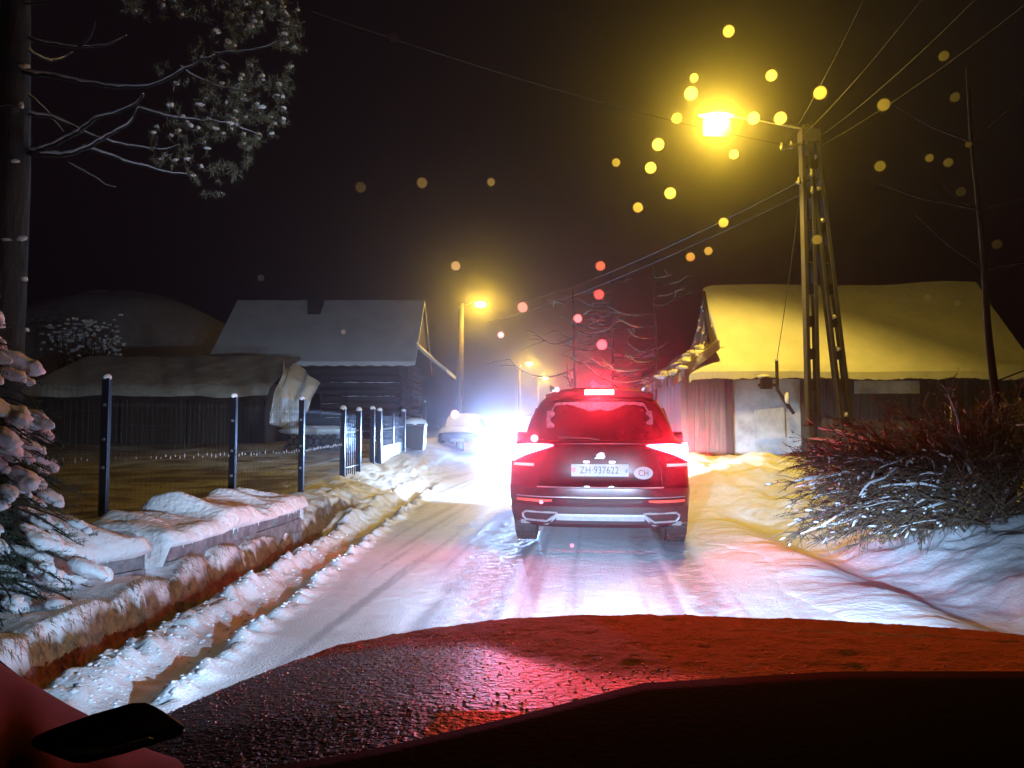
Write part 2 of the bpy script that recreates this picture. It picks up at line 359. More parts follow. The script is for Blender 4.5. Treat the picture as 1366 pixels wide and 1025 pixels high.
Yr, T = np.meshgrid(yr, tt, indexing='ij'); Xr = XLr(Yr)*(1-T)+XRr(Yr)*T
Zr, Dr, Er = H(Xr, Yr, True); Zr = Zr-.010*(1-ss(0,.04,np.minimum(T,1-T)))
road = structure(sheet('road', Xr, Yr, Zr+.002, 'road_snow', {'dirt': Dr, 'earth': Er*0}))
# ---------------------------------------------------------------- low stone wall with its snow cap
def cap_strip(y0, y1, seed, x_back=.85, peaks=()):
    mb = MB(); n = int((y1-y0)/.035)+2; m = 26
    def fn(u, v):
        y = y0+(y1-y0)*v; e = min((y-y0), (y1-y))
        xw = float(XW(np.array(min(max(y,y0+.03),y1-.03)))); endr = min(1, math.sqrt(max(0, e)/.16)+.02)
        fr = .10*endr+.03*float(vnoise(y*3+seed, 2.2)); a = u
        wob = float(fbm(np.array(y*1.5+seed), np.array(u*1.2), 3)); wb2 = float(fbm(np.array(y*5+seed), np.array(u*4), 3))
        top = .38+.09*endr+.10*wob+.06*wb2+.10*a
        for (py, pu, ph, pw) in peaks: top += ph*math.exp(-((y-py)/pw)**2-((u-pu)/.28)**2)
        if a < .22:
            q = a/.22; an = q*math.pi/2
            x = xw+fr*math.cos(an)*1.0+.0; z = .34+(top-.34)*math.sin(an)+.015*wb2
            if q == 0: x = xw-.02; z = .33
        else:
            q = (a-.22)/.78; x = xw-q*x_back; z = top*(1-ss(.62,1,q))+ss(.62,1,q)*.33
        if v == 0 or v == 1: z = min(z, .22) if u < .9 else z
        return (x, y, float(z))
    return mb.grid(fn, m, n)
for k, (y0, y1, lab, peaks) in enumerate(((4.55, 5.27, 'short near stretch of low stone wall under a drooping snow cap, left of the gap', ((4.85,.60,.20,.18),(5.15,.80,.08,.12),(5.0,.35,.05,.1))),
                                   (5.50, 8.15, 'long stretch of low stone wall with thick rounded snow cap, right of the gap', ((5.8,.75,.08,.10),(6.35,.60,.17,.075),(6.5,.50,.08,.10),(6.95,.75,.07,.09),(7.5,.65,.07,.08),(7.9,.7,.07,.06),(6.1,.8,.06,.06))))):
    w = thing('stone_wall', lab, 'wall', (0,0,0), 0, 'low stone walls by the ditch')
    m = MB()
    rows = 3; y = y0
    for r in range(rows):
        y = y0+random.uniform(0,.1)*0
        while y < y1-.02:
            L = min(random.uniform(.22,.5), y1-y); 
            if y1-(y+L) < .12: L = y1-y
            xa = float(XW(np.array(y))); xb = float(XW(np.array(y+L))); o = random.uniform(-.018,.018)
            z0 = -.02+r*.135; z1 = z0+.13; g = .006
            m.slab([(xa+o,y+g,z0),(xb+o,y+L-g,z0),(xb+o,y+L-g,z1),(xa+o,y+g,z1)], (-.3,0,0)); y += L
    xa = float(XW(np.array(y0))); xb = float(XW(np.array(y1)))
    m.slab([(xa-.03,y0+.02,-.05),(xb-.03,y1-.02,-.05),(xb-.03,y1-.02,.375),(xa-.03,y0+.02,.375)], (-.25,0,0))
    m.build('masonry', 'stone', w)
    cap_strip(y0-.04, y1+.05, 3+k*5, .95 if k else .75, peaks).build('snow_cap', 'snow_soft', w, True)
    ic = MB()
    for i in range(int((y1-y0)*9)):
        yy = random.uniform(y0, y1); xx = float(XW(np.array(yy)))+.035; l = random.uniform(.02,.09)
        ic.tube([(xx,yy,.40),(xx,yy,.40-l)], [.008,.002], 5)
    ic.build('icicles', 'snow', w)['kind'] = 'stuff'
# dry grass hanging over the ditch bank
g = MB()
for i in range(3800):
    y = random.uniform(3.2, 9.6); u = random.random()
    x = float(XD(np.array(y)))-random.uniform(.02,.15); z = hz(x, y)+.0; l = random.uniform(.04,.13)
    dx = random.uniform(.0,.07); dy = random.uniform(-.04,.04); wd = .0035
    g.add([(x,y-wd,z+.02),(x,y+wd,z+.02),(x+dx,y+dy,z+.02-l*random.uniform(-.3,1))], [(0,1,2)])
for i in range(1500):
    y = 5+abs(random.gauss(0,6)); x = -3.9-random.random()*8-(y-5)*.15; z = hz(x, y); l = random.uniform(.03,.10); a = random.uniform(0,6.3)
    for q in range(3):
        b = a+random.uniform(-1,1); wd = .004
        g.add([(x,y-wd,z-.01),(x,y+wd,z-.01),(x+math.cos(b)*l*.6,y+math.sin(b)*l*.6,z+l)], [(0,1,2)])
o = g.build('dry_grass', 'dry_grass', fix=False); o['kind'] = 'stuff'; o['label'] = 'brown dry grass hanging over the ditch bank and poking through the yard snow'; o['category'] = 'grass'
# chunks of pushed snow
ch = MB()
for i in range(1100):
    y = 2.6+abs(random.gauss(0,3.6))
    if random.random() < .75: x = -1.99+random.gauss(0,.14)
    else: x = -1.56+random.gauss(0,.035)
    if y > 13: continue
    r = random.uniform(.003,.011)*(1 if random.random() < .95 else 1.9); ch.blob((x,y,hz(x,y)+r*.1), r*1.4, r*1.2, r*.7, 6, 4, .35)
for i in range(0):
    y = random.uniform(3,10); x = 2.1+random.gauss(0,.3); r = random.uniform(.006,.018); ch.blob((x,y,hz(x,y)+r*.3), r*1.2, r, r*.8, 5, 3, .3)
o = ch.build('snow_chunks', 'snow', None, True); o['kind'] = 'stuff'; o['label'] = 'small loose lumps of snow pushed up along the road edges'; o['category'] = 'snow'

# ---------------------------------------------------------------- fence and gates
def fpost(px, pyb, zb, w=.06, top=None):
    Y = (EYE-zb)*F/(pyb-568.0); x = (px-683)/F*Y; return x, Y
fence = thing('wire_fence', 'dark metal post fence with fine wire mesh standing behind the snowy stone wall', 'fence')
posts = [(142,675,.45,505),(312,662,.45,530),(403,650,.45,533)]
pp = []
for (px, pb, zb, pt) in posts:
    x, Y = fpost(px, pb, zb); zt = P(px, pt, Y).z; pp.append((x, Y, zt))
xL_, yL_ = pp[0][0]-1.3, pp[0][1]-1.05
pp = [(xL_-.55, yL_-.2, pp[0][2])]+pp
cx, cy = fpost(458, 640, .30); pp.append((cx, cy, P(458,545,cy).z))
for i, (x, y, zt) in enumerate(pp[:4]):
    m = MB(); m.box(x-.034, x+.034, y-.03, y+.03, hz(x,y)-.1, zt); p = m.build('fence_post', 'fence_metal', fence)
    c = MB(); c.blob((x,y,zt+.012), .042, .038, .035, 10, 6, .1); c.build('snow_cap', 'snow', p, True)
    k = MB(); 
    for zc in (zt-.28, zt-.62, zt-.9): k.box(x-.012, x+.012, y-.040, y-.0305, zc, zc+.028)
    build_each(k, 'clip', 'galvanised', p)
def mesh_panel(a, b, parent, z0, dz=.052, top=None):
    m = MB(); zt = min(a[2], b[2])-.10; L = math.hypot(a[0]-b[0], a[1]-b[1]); n = int(L/.05)
    for i in range(1, n):
        t = i/n; x = a[0]+(b[0]-a[0])*t; y = a[1]+(b[1]-a[1])*t; q = .0009
        m.box(x-q, x+q, y-q, y+q, z0, zt+.03)
    for z in (z0+.05, z0+.28, z0+.50, zt-.22, zt-.02, zt):
        m.tube([(a[0],a[1],z),((a[0]+b[0])/2,(a[1]+b[1])/2,z-.004),(b[0],b[1],z)], .0016, 4)
    m.build('wire_mesh', 'wire_metal', parent)
    s = MB()
    for i in range(1, n):
        t = i/n; x = a[0]+(b[0]-a[0])*t; y = a[1]+(b[1]-a[1])*t
        for z in (z0+.50,):
            if random.random() < .75: s.blob((x,y,z+.004+random.uniform(-.015,.012)), .004, .004, random.uniform(.008,.026), 5, 4)
    s.build('clinging_snow', 'snow', parent)['kind'] = 'stuff'
for a, b in zip(pp[:-1], pp[1:]): mesh_panel(a, b, fence, .42)
# narrow barred gate
gA = Vector((cx, cy, 0)); qx, qy = fpost(479, 634, .30); gB = Vector((qx, qy, 0)); zt1 = P(458,546,cy).z
gt = thing('barred_gate', 'narrow dark metal gate of thin vertical bars between two snow-capped posts', 'gate')
for v in (gA, gB):
    m = MB(); m.box(v.x-.045, v.x+.045, v.y-.04, v.y+.04, .1, zt1); p = m.build('gate_post', 'fence_metal', gt)
    c = MB(); c.blob((v.x,v.y,zt1+.02), .06, .055, .05, 10, 6); c.build('snow_cap', 'snow', p, True)
m = MB()
for i in range(1, 8):
    q = gA.lerp(gB, i/8); m.box(q.x-.007, q.x+.007, q.y-.007, q.y+.007, .32, zt1-.08)
build_each(m, 'bar', 'fence_metal', gt)
for z in (.50, zt1-.38):
    m = MB(); m.tube([gA+Vector((0,0,z)), gB+Vector((0,0,z))], .014, 6); m.build('rail', 'galvanised', gt)
# wide gate, swung open toward the road
zt2 = P(506,548,16.4).z
og = thing('panelled_gate', 'open gate leaf of dark metal bars with a pale sheet panel along its foot', 'gate')
a = P(503,0,16.2); b = P(512,0,16.6); c = P(543,0,20.5); a.z = b.z = c.z = 0
for v, zt in ((a, zt2+.03), (b, zt2), (c, P(543,549,20.5).z)):
    m = MB(); m.box(v.x-.05, v.x+.05, v.y-.045, v.y+.045, .1, zt); p = m.build('gate_post', 'fence_metal', og)
    k = MB(); k.blob((v.x,v.y,zt+.02), .065, .06, .05, 10, 6); k.build('snow_cap', 'snow', p, True)
ztc = P(543,552,20.5).z
m = MB()
for i in range(1, 22):
    q = b.lerp(c, i/22); m.box(q.x-.008, q.x+.008, q.y-.008, q.y+.008, .42, zt2-.1)
build_each(m, 'bar', 'wire_metal', og)
q = b.lerp(c, .5); m = MB(); m.box(q.x-.03,q.x+.03,q.y-.03,q.y+.03,.38,zt2-.02); m.build('mid_post', 'fence_metal', og)
m = MB(); d = (c-b).normalized()*.0; m.slab([b+Vector((.03,.06,.40)), c+Vector((-.03,-.06,.38)), c+Vector((-.03,-.06,.80)), b+Vector((.03,.06,.78))], (.02,-.01,0)); m.build('sheet_panel', 'white_panel', og)
m = MB(); m.tube([b+Vector((0,0,zt2-.42)), c+Vector((0,0,zt2-.36))], .02, 6); m.build('rail', 'galvanised', og)
m = MB(); m.tube([c+Vector((.0,-2.0,.40)), c+Vector((.55,-4.0,.22))], .03, 6); m.build('prop_bar', 'galvanised', og)
# waste bin under snow, and the post past it
v = P(558,0,22); v.z = hz(v.x, 22)
bn = thing('waste_bin', 'dark box-shaped waste bin with a rounded snow cap beside the open gate', 'bin', v)
m = MB(); m.add([(-.26,-.26,0),(.26,-.26,0),(.26,.26,0),(-.26,.26,0),(-.31,-.31,.72),(.31,-.31,.72),(.31,.31,.72),(-.31,.31,.72)], [(0,3,2,1),(4,5,6,7),(0,1,5,4),(1,2,6,5),(2,3,7,6),(3,0,4,7)]); m.build('bin_body', 'bin_black', bn)
m = MB(); m.box(-.33,.33,-.33,.33,.723,.77); m.build('lid', 'bin_black', bn)
m = MB(); m.blob((0,0,.80), .36, .36, .16, 14, 8, .05); m.build('snow_cap', 'snow', bn, True)
v = P(570,0,24)
fp = thing('end_post', 'single dark metal post with reflector left of the parked car', 'post', (v.x, 24, hz(v.x,24)-.1))
m = MB(); m.box(-.045,.045,-.04,.04,0,1.55); m.build('post_shaft', 'fence_metal', fp)
m = MB(); m.blob((0,-.05,.68), .04, .02, .04, 8, 5, 0); m.build('reflector', 'galvanised', fp)
m = MB(); m.blob((0,0,1.57), .06, .06, .05, 8, 5, 0); m.build('snow_cap', 'snow', fp, True)

# ---------------------------------------------------------------- long shed under a tarpaulin
sh = thing('wooden_shed', 'long low brown plank shed with a sagging snow-dusted sheet roof behind the fence', 'shed')
x0, x1, yf, yb = -14.2, -7.4, 22.0, 25.2; ze, zr_ = P(200,519,22).z, P(200,474,25).z; zb = .45
m = MB(); xx = x0
while xx < x1:
    w_ = random.uniform(.14,.2); o_ = random.uniform(0,.015); m.box(xx, min(xx+w_, x1)-.006, yf+.12+o_, yf+.15+o_, zb, ze-.05); xx += w_
m.box(x0, x1, yf+.16, yf+.2, zb, ze); m.box(x1-.03, x1, yf+.16, yb, zb, ze+.2); m.box(x0,x0+.03,yf+.2,yb,zb,ze); m.build('plank_wall', 'plank', sh)
m = MB()
for xx in (-13.8,-11.6,-9.6,-7.9): m.box(xx-.06, xx+.06, yf+.03, yf+.115, zb, ze)
build_each(m, 'upright_post', 'plank', sh)
m = MB(); m.box(x0,x1,yf+.02,yf+.10,ze-.32,ze-.24); m.build('rail', 'plank', sh)
def shr(u, v):
    x = x0-.3+(x1-x0+.5)*u; y = yf-.25+(yb-yf+.25)*v
    z = ze-.02+(zr_-ze)*v**.92+.05*float(fbm(np.array(x*1.2), np.array(y*1.2), 3))-.06*math.sin(u*9.4)**2*(1-v)
    if v == 0: z -= .12
    return (x, y, z)
m = MB().grid(shr, 60, 16); m.grid(lambda u, v: tuple(a-b for a, b in zip(shr(u, v), (0,0,.06))), 60, 16); m.build('sheet_roof', 'tarp_dull', sh, True, fix=False)
tp = thing('tarpaulin', 'pale tarpaulin hanging in folds off the right end of the long shed', 'tarpaulin')
kn = [[(378,478,25.1),(392,482,24.8),(404,492,24.3),(416,502,24),(426,511,23.8)],
      [(375,500,22.6),(386,505,22.8),(400,510,23),(413,514,23.2),(424,517,23.4)],
      [(363,522,21.5),(378,530,21.8),(391,532,22.2),(405,534,22.5),(416,535,22.8)],
      [(360,545,21.45),(371,550,21.7),(385,552,22),(398,552,22.4),(409,553,22.7)],
      [(357,563,21.4),(368,568,21.6),(381,573,21.9),(394,579,22.2),(403,565,22.5)]]
def tfn(u, v):
    a = u*4; b = v*4; i = min(int(a), 3); j = min(int(b), 3); fa = a-i; fb = b-j
    c = [P(*kn[j][i]), P(*kn[j][i+1]), P(*kn[j+1][i]), P(*kn[j+1][i+1])]
    p = (c[0]*(1-fa)+c[1]*fa)*(1-fb)+(c[2]*(1-fa)+c[3]*fa)*fb
    fold = .05*math.sin(u*15+v*2.5)+.05*float(fbm(np.array(u*5), np.array(v*3+2), 3)); return (p.x+fold*.5, p.y+fold*2.2, p.z)
m = MB().grid(tfn, 34, 34); m.grid(lambda u, v: tuple(Vector(tfn(u, v))+Vector((-.01,.03,0))), 34, 34); m.build('hanging_sheet', 'tarp', tp, True, fix=False)
# log pile under snow
lp = thing('log_pile', 'low pile of logs under a flat snow cap in front of the log house', 'log pile', (P(432,0,20).x, 20, hz(-5,20)))
m = MB()
for r in range(3):
    for i in range(9-r):
        x = -.75+i*.18+r*.09; m.tube([(x,-.25,.07+r*.14),(x,.35,.07+r*.14)], .075, 9)
build_each(m, 'log', 'plank', lp)
m = MB().blob((0,.05,.50), 1.1, .45, .14, 20, 8, .05); m.build('snow_cap', 'snow', lp, True)

# hills
m = MB()
m.grid(lambda u, v: (-25.5+14.5*math.cos(u*2*math.pi)*v, 47+10*math.sin(u*2*math.pi)*v, 10.1*(1-v**2.3)+.5*float(fbm(np.array(u*6), np.array(v*5), 3))-.4), 48, 20)
structure(m.build('hill', 'roof_snow_thin', None, True))

# ---------------------------------------------------------------- log house
hs = thing('log_house', 'dark log house with a steep snow-covered roof and chimney behind the open gate', 'house')
X0, X1 = -11.5, -3.68; YF, YR, YB = 28.0, 31.0, 34.0; ZE, ZR = 3.58, 6.44
def roofpt(x, y, o=0):
    z = ZR-(ZR-ZE)*abs(y-YR)/(YR-YF); return Vector((x, y, z+o))
m = MB()
rf = lambda u, v: (lambda y, x: tuple(roofpt(x, y, .10+.03*float(fbm(np.array(x*1.5), np.array(y*2), 3)))))(YF-.02+(YR-YF+.02)*v, (X0-.1)+((X1 if True else 0)-(X0-.1))*u)
m.grid(rf, 50, 18); m.grid(lambda u, v: tuple(roofpt(X0-.1+(X1-X0+.1)*u, YR+(YB-YR)*v, .10)), 30, 8)
m.grid(lambda u, v: (X0-.1+(X1-X0+.1)*u, YF-.02, ZE-.06+.165*v+.02*math.sin(u*90)*(1-v)), 90, 3)
for xx in (X0-.1, X1):
    m.add([roofpt(xx,YF,-.05), roofpt(xx,YR,-.05), roofpt(xx,YR,.10), roofpt(xx,YF,.10)], [(0,1,2,3)]); m.add([roofpt(xx,YB,-.05), roofpt(xx,YR,-.05), roofpt(xx,YR,.10), roofpt(xx,YB,.10)], [(0,1,2,3)])
roof = m.build('roof', 'roof_snow', hs, True, fix=False)
m = MB(); m.slab([roofpt(X0,YF,-.08),roofpt(X1-.02,YF,-.08),roofpt(X1-.02,YR,-.08),roofpt(X0,YR,-.08)], (0,0,.06)); m.slab([roofpt(X0,YB,-.08),roofpt(X1-.02,YB,-.08),roofpt(X1-.02,YR,-.08),roofpt(X0,YR,-.08)], (0,0,.06)); m.build('roof_boards', 'log_wood', hs)
m = MB(); cpx = P(428,0,30.6).x; m.box(cpx-.26, cpx+.26, YR-.75, YR-.2, 5.3, 6.60); ck = m.build('chimney', 'bark', roof)
# pent roof along the gable
def pent(u, v):
    y = 28.55+(33.4-28.55)*u; return (X1-.05+1.2*v, y, 4.50-1.05*v**.85+.02*math.sin(u*40))
m = MB().grid(pent, 30, 8); m.grid(lambda u, v: tuple(Vector(pent(u, v))-Vector((0,0,.14))), 30, 8); m.grid(lambda u, v: tuple(Vector(pent(0, u))-Vector((0,0,.14*v))), 8, 2); m.grid(lambda u, v: tuple(Vector(pent(u, 1))-Vector((0,0,.14*v))), 30, 2)
m.build('pent_roof', 'roof_snow', hs, False, fix=False)
m = MB().slab([(X1-.12,28.9,4.3),(X1-.12,33.1,4.3),(X1-.12,31,6.3)], (-.06,0,0)); m.build('gable', 'log_wood', hs)
m = MB(); z = .55
while z < 3.6:
    r = random.uniform(.125,.15); dz = random.uniform(-.03,.03)
    m.tube([(X0+.5,28.75,z+.13),(-8,28.75,z+.13+dz*.4),(X1-.28+random.uniform(-.1,.1),28.75,z+.13)], r, 10)
    m.tube([(X1-.55,28.45+random.uniform(-.1,.1),z+.26),(X1-.55,33.3,z+.26)], r, 10); z += .27
m.build('log_wall', 'log_wood', hs, True)
m = MB()
for z in (.9, 1.45, 1.98, 2.27, 2.8):
    xa = random.uniform(-9,-6.5); xb = xa+random.uniform(1.2,3.2); xb = min(xb, X1-.6)
    pts = [(xa+(xb-xa)*i/14, 28.60+random.uniform(-.01,.01), z+.12+random.uniform(-.012,.012)) for i in range(15)]; m.tube(pts, [random.choice((.003,.012,.02)) for _ in pts], 5)
build_each(m, 'snow_line', 'snow', hs, True)
m = MB(); m.box(-8.3,-7.4,28.54,28.60,1.6,2.5); wn = m.build('window', 'car_glass', hs)
m = MB(); 
for (a_, b_, c_, d_) in ((-8.36,-8.3,1.54,2.56),(-7.4,-7.34,1.54,2.56),(-8.3,-7.4,1.54,1.6),(-8.3,-7.4,2.5,2.56),(-7.87,-7.83,1.6,2.5)): m.box(a_,b_,28.50,28.62,c_,d_)
m.build('frame', 'dark_plank', wn)
o = MB()

# ---------------------------------------------------------------- barn on the right
bn = thing('old_barn', 'old plank and plaster barn with a thick snow roof behind the twiggy bush', 'barn')
BY, RY, BZ, RZ = 16.0, 18.0, 2.36, P(1000,388,18).z; BX0, BX1 = 4.66, 11.25
def br(u, v, back=False):
    q = v; y = BY+(RY-BY)*q; 
    xa = BX0+.02; 
    if q < .30: xa = BX0+.02-(1-q/.30)**1.3*.85
    x = xa+(BX1+.15-xa)*u
    z = BZ+(RZ-BZ)*q+.14+.03*float(fbm(np.array(x*.9), np.array(y*1.3), 3))+.05*float(fbm(np.array(x*.35+9), np.array(0.), 2))*q*3*.6
    edge = min(u*(BX1-xa), .25)/.25
    z -= .10*(1-math.sqrt(max(0,edge)))
    z += .10*float(ss(.6,1,q))*float(ss(9.0,10.8,x))*1.0
    if q < .06: z -= .08*(1-q/.06)**2; 
    return (x, y-.05*(1 if q < .06 else 0), z)
m = MB().grid(br, 130, 40)
m.grid(lambda u, v: (lambda p: (p[0], p[1]+.03*(v), p[2]-(.15+.05*float(fbm(np.array(u*45.), np.array(1.3), 4))+.05*float(vnoise(u*9,4)))*v))(br(u, 0)), 260, 3)
m.grid(lambda u, v: (BX0+.1+(BX1-BX0)*u, RY+(2.2)*v, RZ+.1-(RZ-BZ)*v), 10, 4)
m.grid(lambda u, v: (lambda p: (p[0]+.01, p[1], p[2]-.16*v))(br(0, u)), 40, 2); m.grid(lambda u, v: (lambda p: (p[0], p[1], p[2]-.2*v))(br(1, u)), 40, 2)
broof = m.build('roof', 'roof_snow', bn, True, fix=False)
m = MB()
for q in range(60):
    xx = random.uniform(BX0-.5, BX1); m.tube([(xx,BY-.03,BZ+.02),(xx,BY-.03,BZ-random.uniform(.02,.10))], [.012,.003], 5)
m.build('icicles', 'snow', broof)['kind'] = 'stuff'
m = MB(); m.box(BX0-.6,BX1,BY-.0,BY+.12,BZ-.10,BZ+.0); m.box(BX0+.1,BX1,RY-.06,RY+.06,RZ-.2,RZ-.1); build_each(m, 'eaves_board', 'dark_plank', bn)
# gable over the pent: thatch and splintered boards, snow caught in it
def gab(u, v):
    y = 16.45+(19.6-16.45)*u; top = RZ-.02-(RZ-BZ)*abs(y-RY)/(RY-BY); z = 3.0+(max(top,3.0)-3.0)*v
    return (BX0+.10-.30*(1-v)+.06*float(fbm(np.array(y*6), np.array(z*6), 3)), y, z)
m = MB().grid(gab, 40, 30); m.build('gable', 'thatch', bn, False, fix=False)
def sk(u, v):
    y = 15.95+(20-15.95)*u; q = v
    return (BX0-.15-1.0*q+.04*float(fbm(np.array(y*1.5), np.array(v*3.), 3)), y, 3.12-.80*q+.06*float(fbm(np.array(y*1.3+3), np.array(v*3.), 4)))
m = MB().grid(sk, 60, 26); m.grid(lambda u, v: tuple(Vector(sk(u,v))-Vector((0,0,.2))), 60, 20); m.grid(lambda u, v: tuple(Vector(sk(0,u))-Vector((0,0,.2*v))), 26, 3); m.grid(lambda u, v: tuple(Vector(sk(u,1))-Vector((0,0,.2*v))), 60, 3)
m.build('pent_roof', 'thatch', bn, False, fix=False)
m = MB()
for i in range(50):
    u = random.random(); v = random.random()**.6; p = sk(u*.5, v); m.blob((p[0],p[1],p[2]+.03), random.uniform(.04,.16), random.uniform(.05,.2), .05, 8, 5, .3)
for i in range(26):
    u = random.random()*.6; v = random.random(); p = gab(u, v); m.blob((p[0]-.02,p[1],p[2]), .03, random.uniform(.03,.1), .03, 7, 4, .3)
m.build('caught_snow', 'snow', bn, True)['kind'] = 'stuff'
m = MB(); 
for i in range(9):
    a = gab(.02+.42*i/9, .02); m.tube([a, Vector(a)+Vector((-.05+random.uniform(-.2,.1), -.35, random.uniform(-.25,.1)))], .014, 5)
m.tube([gab(.0,0), (BX0+.02,RY-.1,RZ-.05)], .045, 5)
build_each(m, 'broken_lath', 'log_wood', bn)
m = MB(); xx = 3.72
while xx < 4.78:
    w_ = random.uniform(.10,.17); m.box(xx, min(xx+w_-.008,4.8), BY+.30+random.uniform(0,.02), BY+.34, .2, BZ+.12); xx += w_
xx = BY+.35
while xx < 19.5:
    w_ = random.uniform(.12,.18); m.box(3.72+random.uniform(0,.015),3.76, xx, xx+w_-.008, .2, 2.65); xx += w_
m.build('plank_wall', 'barn_plank', bn)
m = MB(); m.grid(lambda u, v: (4.8+1.65*u, BY+.36+.02*float(fbm(np.array(u*5), np.array(v*5), 3)), .2+(BZ-.08)*v), 30, 30); m.build('plaster_wall', 'plaster', bn, True)
m = MB(); m.slab([(5.35,BY+.30,.95),(5.35,BY+.30,1.60),(6.0,BY+.30,1.66),(6.02,BY+.30,.98)], (0,.03,0)); m.build('boarded_hatch', 'plaster', bn)
m = MB(); xx = 6.45
while xx < 11.2:
    w_ = random.uniform(.14,.22); m.box(xx, xx+w_-.01, BY+.42+random.uniform(0,.02), BY+.48, .2, BZ+.1); xx += w_
m.build('dark_plank_wall', 'dark_plank', bn)
m = MB(); m.box(7.6,9.0,BY+.30,BY+.40,BZ-.40,BZ-.12); m.build('lintel_board', 'plaster', bn)
for xx in (4.79, 6.45):
    m = MB(); m.box(xx-.07,xx+.07,BY+.26,BY+.36,.2,BZ); m.build('post', 'dark_plank', bn)
# cable bracket with meter box in front of the barn
mb_ = thing('cable_bracket', 'dark cable bracket with a small box, propped at the barn eaves left of the pole', 'bracket')
c0 = P(1036,482,15.7); c1 = P(1037,520,15.7)
m = MB(); m.tube([c0, c1, c1+Vector((.45,.3,-.5))], .035, 6); m.tube([c1+Vector((0,0,.1)), P(1012,514,15.6)], .03, 6); m.tube([c1+Vector((0,0,.0)), P(1052,545,15.7)], .03, 6); build_each(m, 'bracket_arm', 'log_wood', mb_)
q = P(1021,513,15.6); m = MB(); m.box(q.x-.11,q.x+.11,q.y-.12,q.y+.02,q.z-.10,q.z+.12); m.build('meter_box', 'black_plastic', mb_)
m = MB(); m.blob(P(1019,503,15.6), .13,.1,.05,8,5,.25); m.blob(c0+Vector((0,0,.03)), .05,.05,.03,8,5); m.blob(P(1050,531,15.6), .05,.04,.12,8,5,.3); build_each(m, 'snow_cap', 'snow', mb_, True)
# ---------------------------------------------------------------- concrete A-pole with the street lamp
ap = thing('lamp_pole', 'tall two-legged concrete pole with ladder openings carrying the brightest yellow street lamp', 'street lamp')
PY_ = 14.0
def leg(a, b, name):
    a = Vector(a); b = Vector(b); d = (b-a).normalized(); sx = Vector((1,0,0)); sx = (sx-d*sx.dot(d)).normalized(); sy = d.cross(sx)
    M = Matrix((sx, sy, d)).transposed().to_4x4(); M.translation = a; L = (b-a).length; m = MB()
    for s in (-1, 1): m.box(s*.085-.032, s*.085+.032, -.09, .09, 0, L, M)
    z = .2
    while z < L: m.box(-.052, .052, -.05, .05, z, z+.20, M); z += .62
    return m.build(name, 'concrete', ap), M, L
topL = P(1075,176,PY_); botL = P(1072,0,PY_); botL.z = .45
topR = P(1081,176,PY_); botR = P(1119,0,PY_); botR.z = .45
l1, M1, L1 = leg(botL, topL, 'leg'); l2, M2, L2 = leg(botR, topR, 'leg')
s = MB(); z = .4
while z < L2-.5:
    if random.random() < .85: s.blob(M2 @ Vector((.0,-.03,z)), .055, .07, .05, 8, 5, .25)
    z += .62
build_each(s, 'rung_snow', 'snow', l2, True)
m = MB(); m.box(topL.x-.12, topR.x+.14, PY_-.12, PY_+.12, topL.z-.22, topL.z+.02); m.build('pole_cap', 'concrete', ap)
hd = P(958,158,PY_-.3)
m = MB(); m.tube(smooth_line([topL+Vector((.05,-.05,.02)), P(1050,168,PY_-.05), P(1010,160,PY_-.15), hd+Vector((.25,.05,.06))], 6), .028, 8); m.build('lamp_arm', 'lamp_housing', ap, True)
m = MB(); M = Matrix.Translation(hd)
m.grid(lambda u, v: tuple(hd+Vector((-.36+.68*u, .14*math.cos(math.pi*v)*math.sin(math.pi*min(max(u,.03),.97))**.5, .05+.11*math.sin(math.pi*v)*math.sin(math.pi*min(max(u,.03),.97))**.5))), 16, 12)
sh_ = MB().slab([hd+Vector((-.25,.165,.10)), hd+Vector((.25,.165,.10)), hd+Vector((.25,.165,-.29)), hd+Vector((-.25,.165,-.28))], (0,.012,0)).slab([hd+Vector((.251,.17,.10)), hd+Vector((.251,.05,.10)), hd+Vector((.251,.05,-.22)), hd+Vector((.251,.17,-.28))], (.012,0,0)).build('added_roof_shade', 'black_plastic', ap)  # plates added behind the lens to keep its light off the upper barn roof
house = m.build('lamp_housing', 'lamp_housing', ap, True, fix=False)
m = MB().blob(hd+Vector((-.02,-.01,-.07)), .21, .13, .19, 18, 12, 0); m.build('lamp_lens', 'sodium_lens', ap, True)
light('street_light_beam', 'SPOT', hd+Vector((-.02,-.01,-.33)), 1500, (1,.64,.08), ap, hd+Vector((.1,.5,-7)), .10, 118, .45)
m = MB(); ca = P(1043,199,PY_-.2); m.tube([ca, P(1083,188,PY_)], .03, 6); m.tube([P(1062,243,PY_), P(1094,240,PY_)], .025, 6); build_each(m, 'crossarm', 'lamp_housing', ap)
m = MB()
for q in ((1043,197,PY_-.2),(1056,195,PY_-.1),(1066,243,PY_-.1),(1083,232,PY_-.15),(1084,255,PY_-.15),(1092,196,PY_)):
    c = P(*q); m.tube([c+Vector((0,0,-.05)), c+Vector((0,0,.0)), c+Vector((0,0,.03)), c+Vector((0,0,.09))], [.03,.045,.025,.03], 8)
build_each(m, 'insulator', 'plate_white', ap, True)
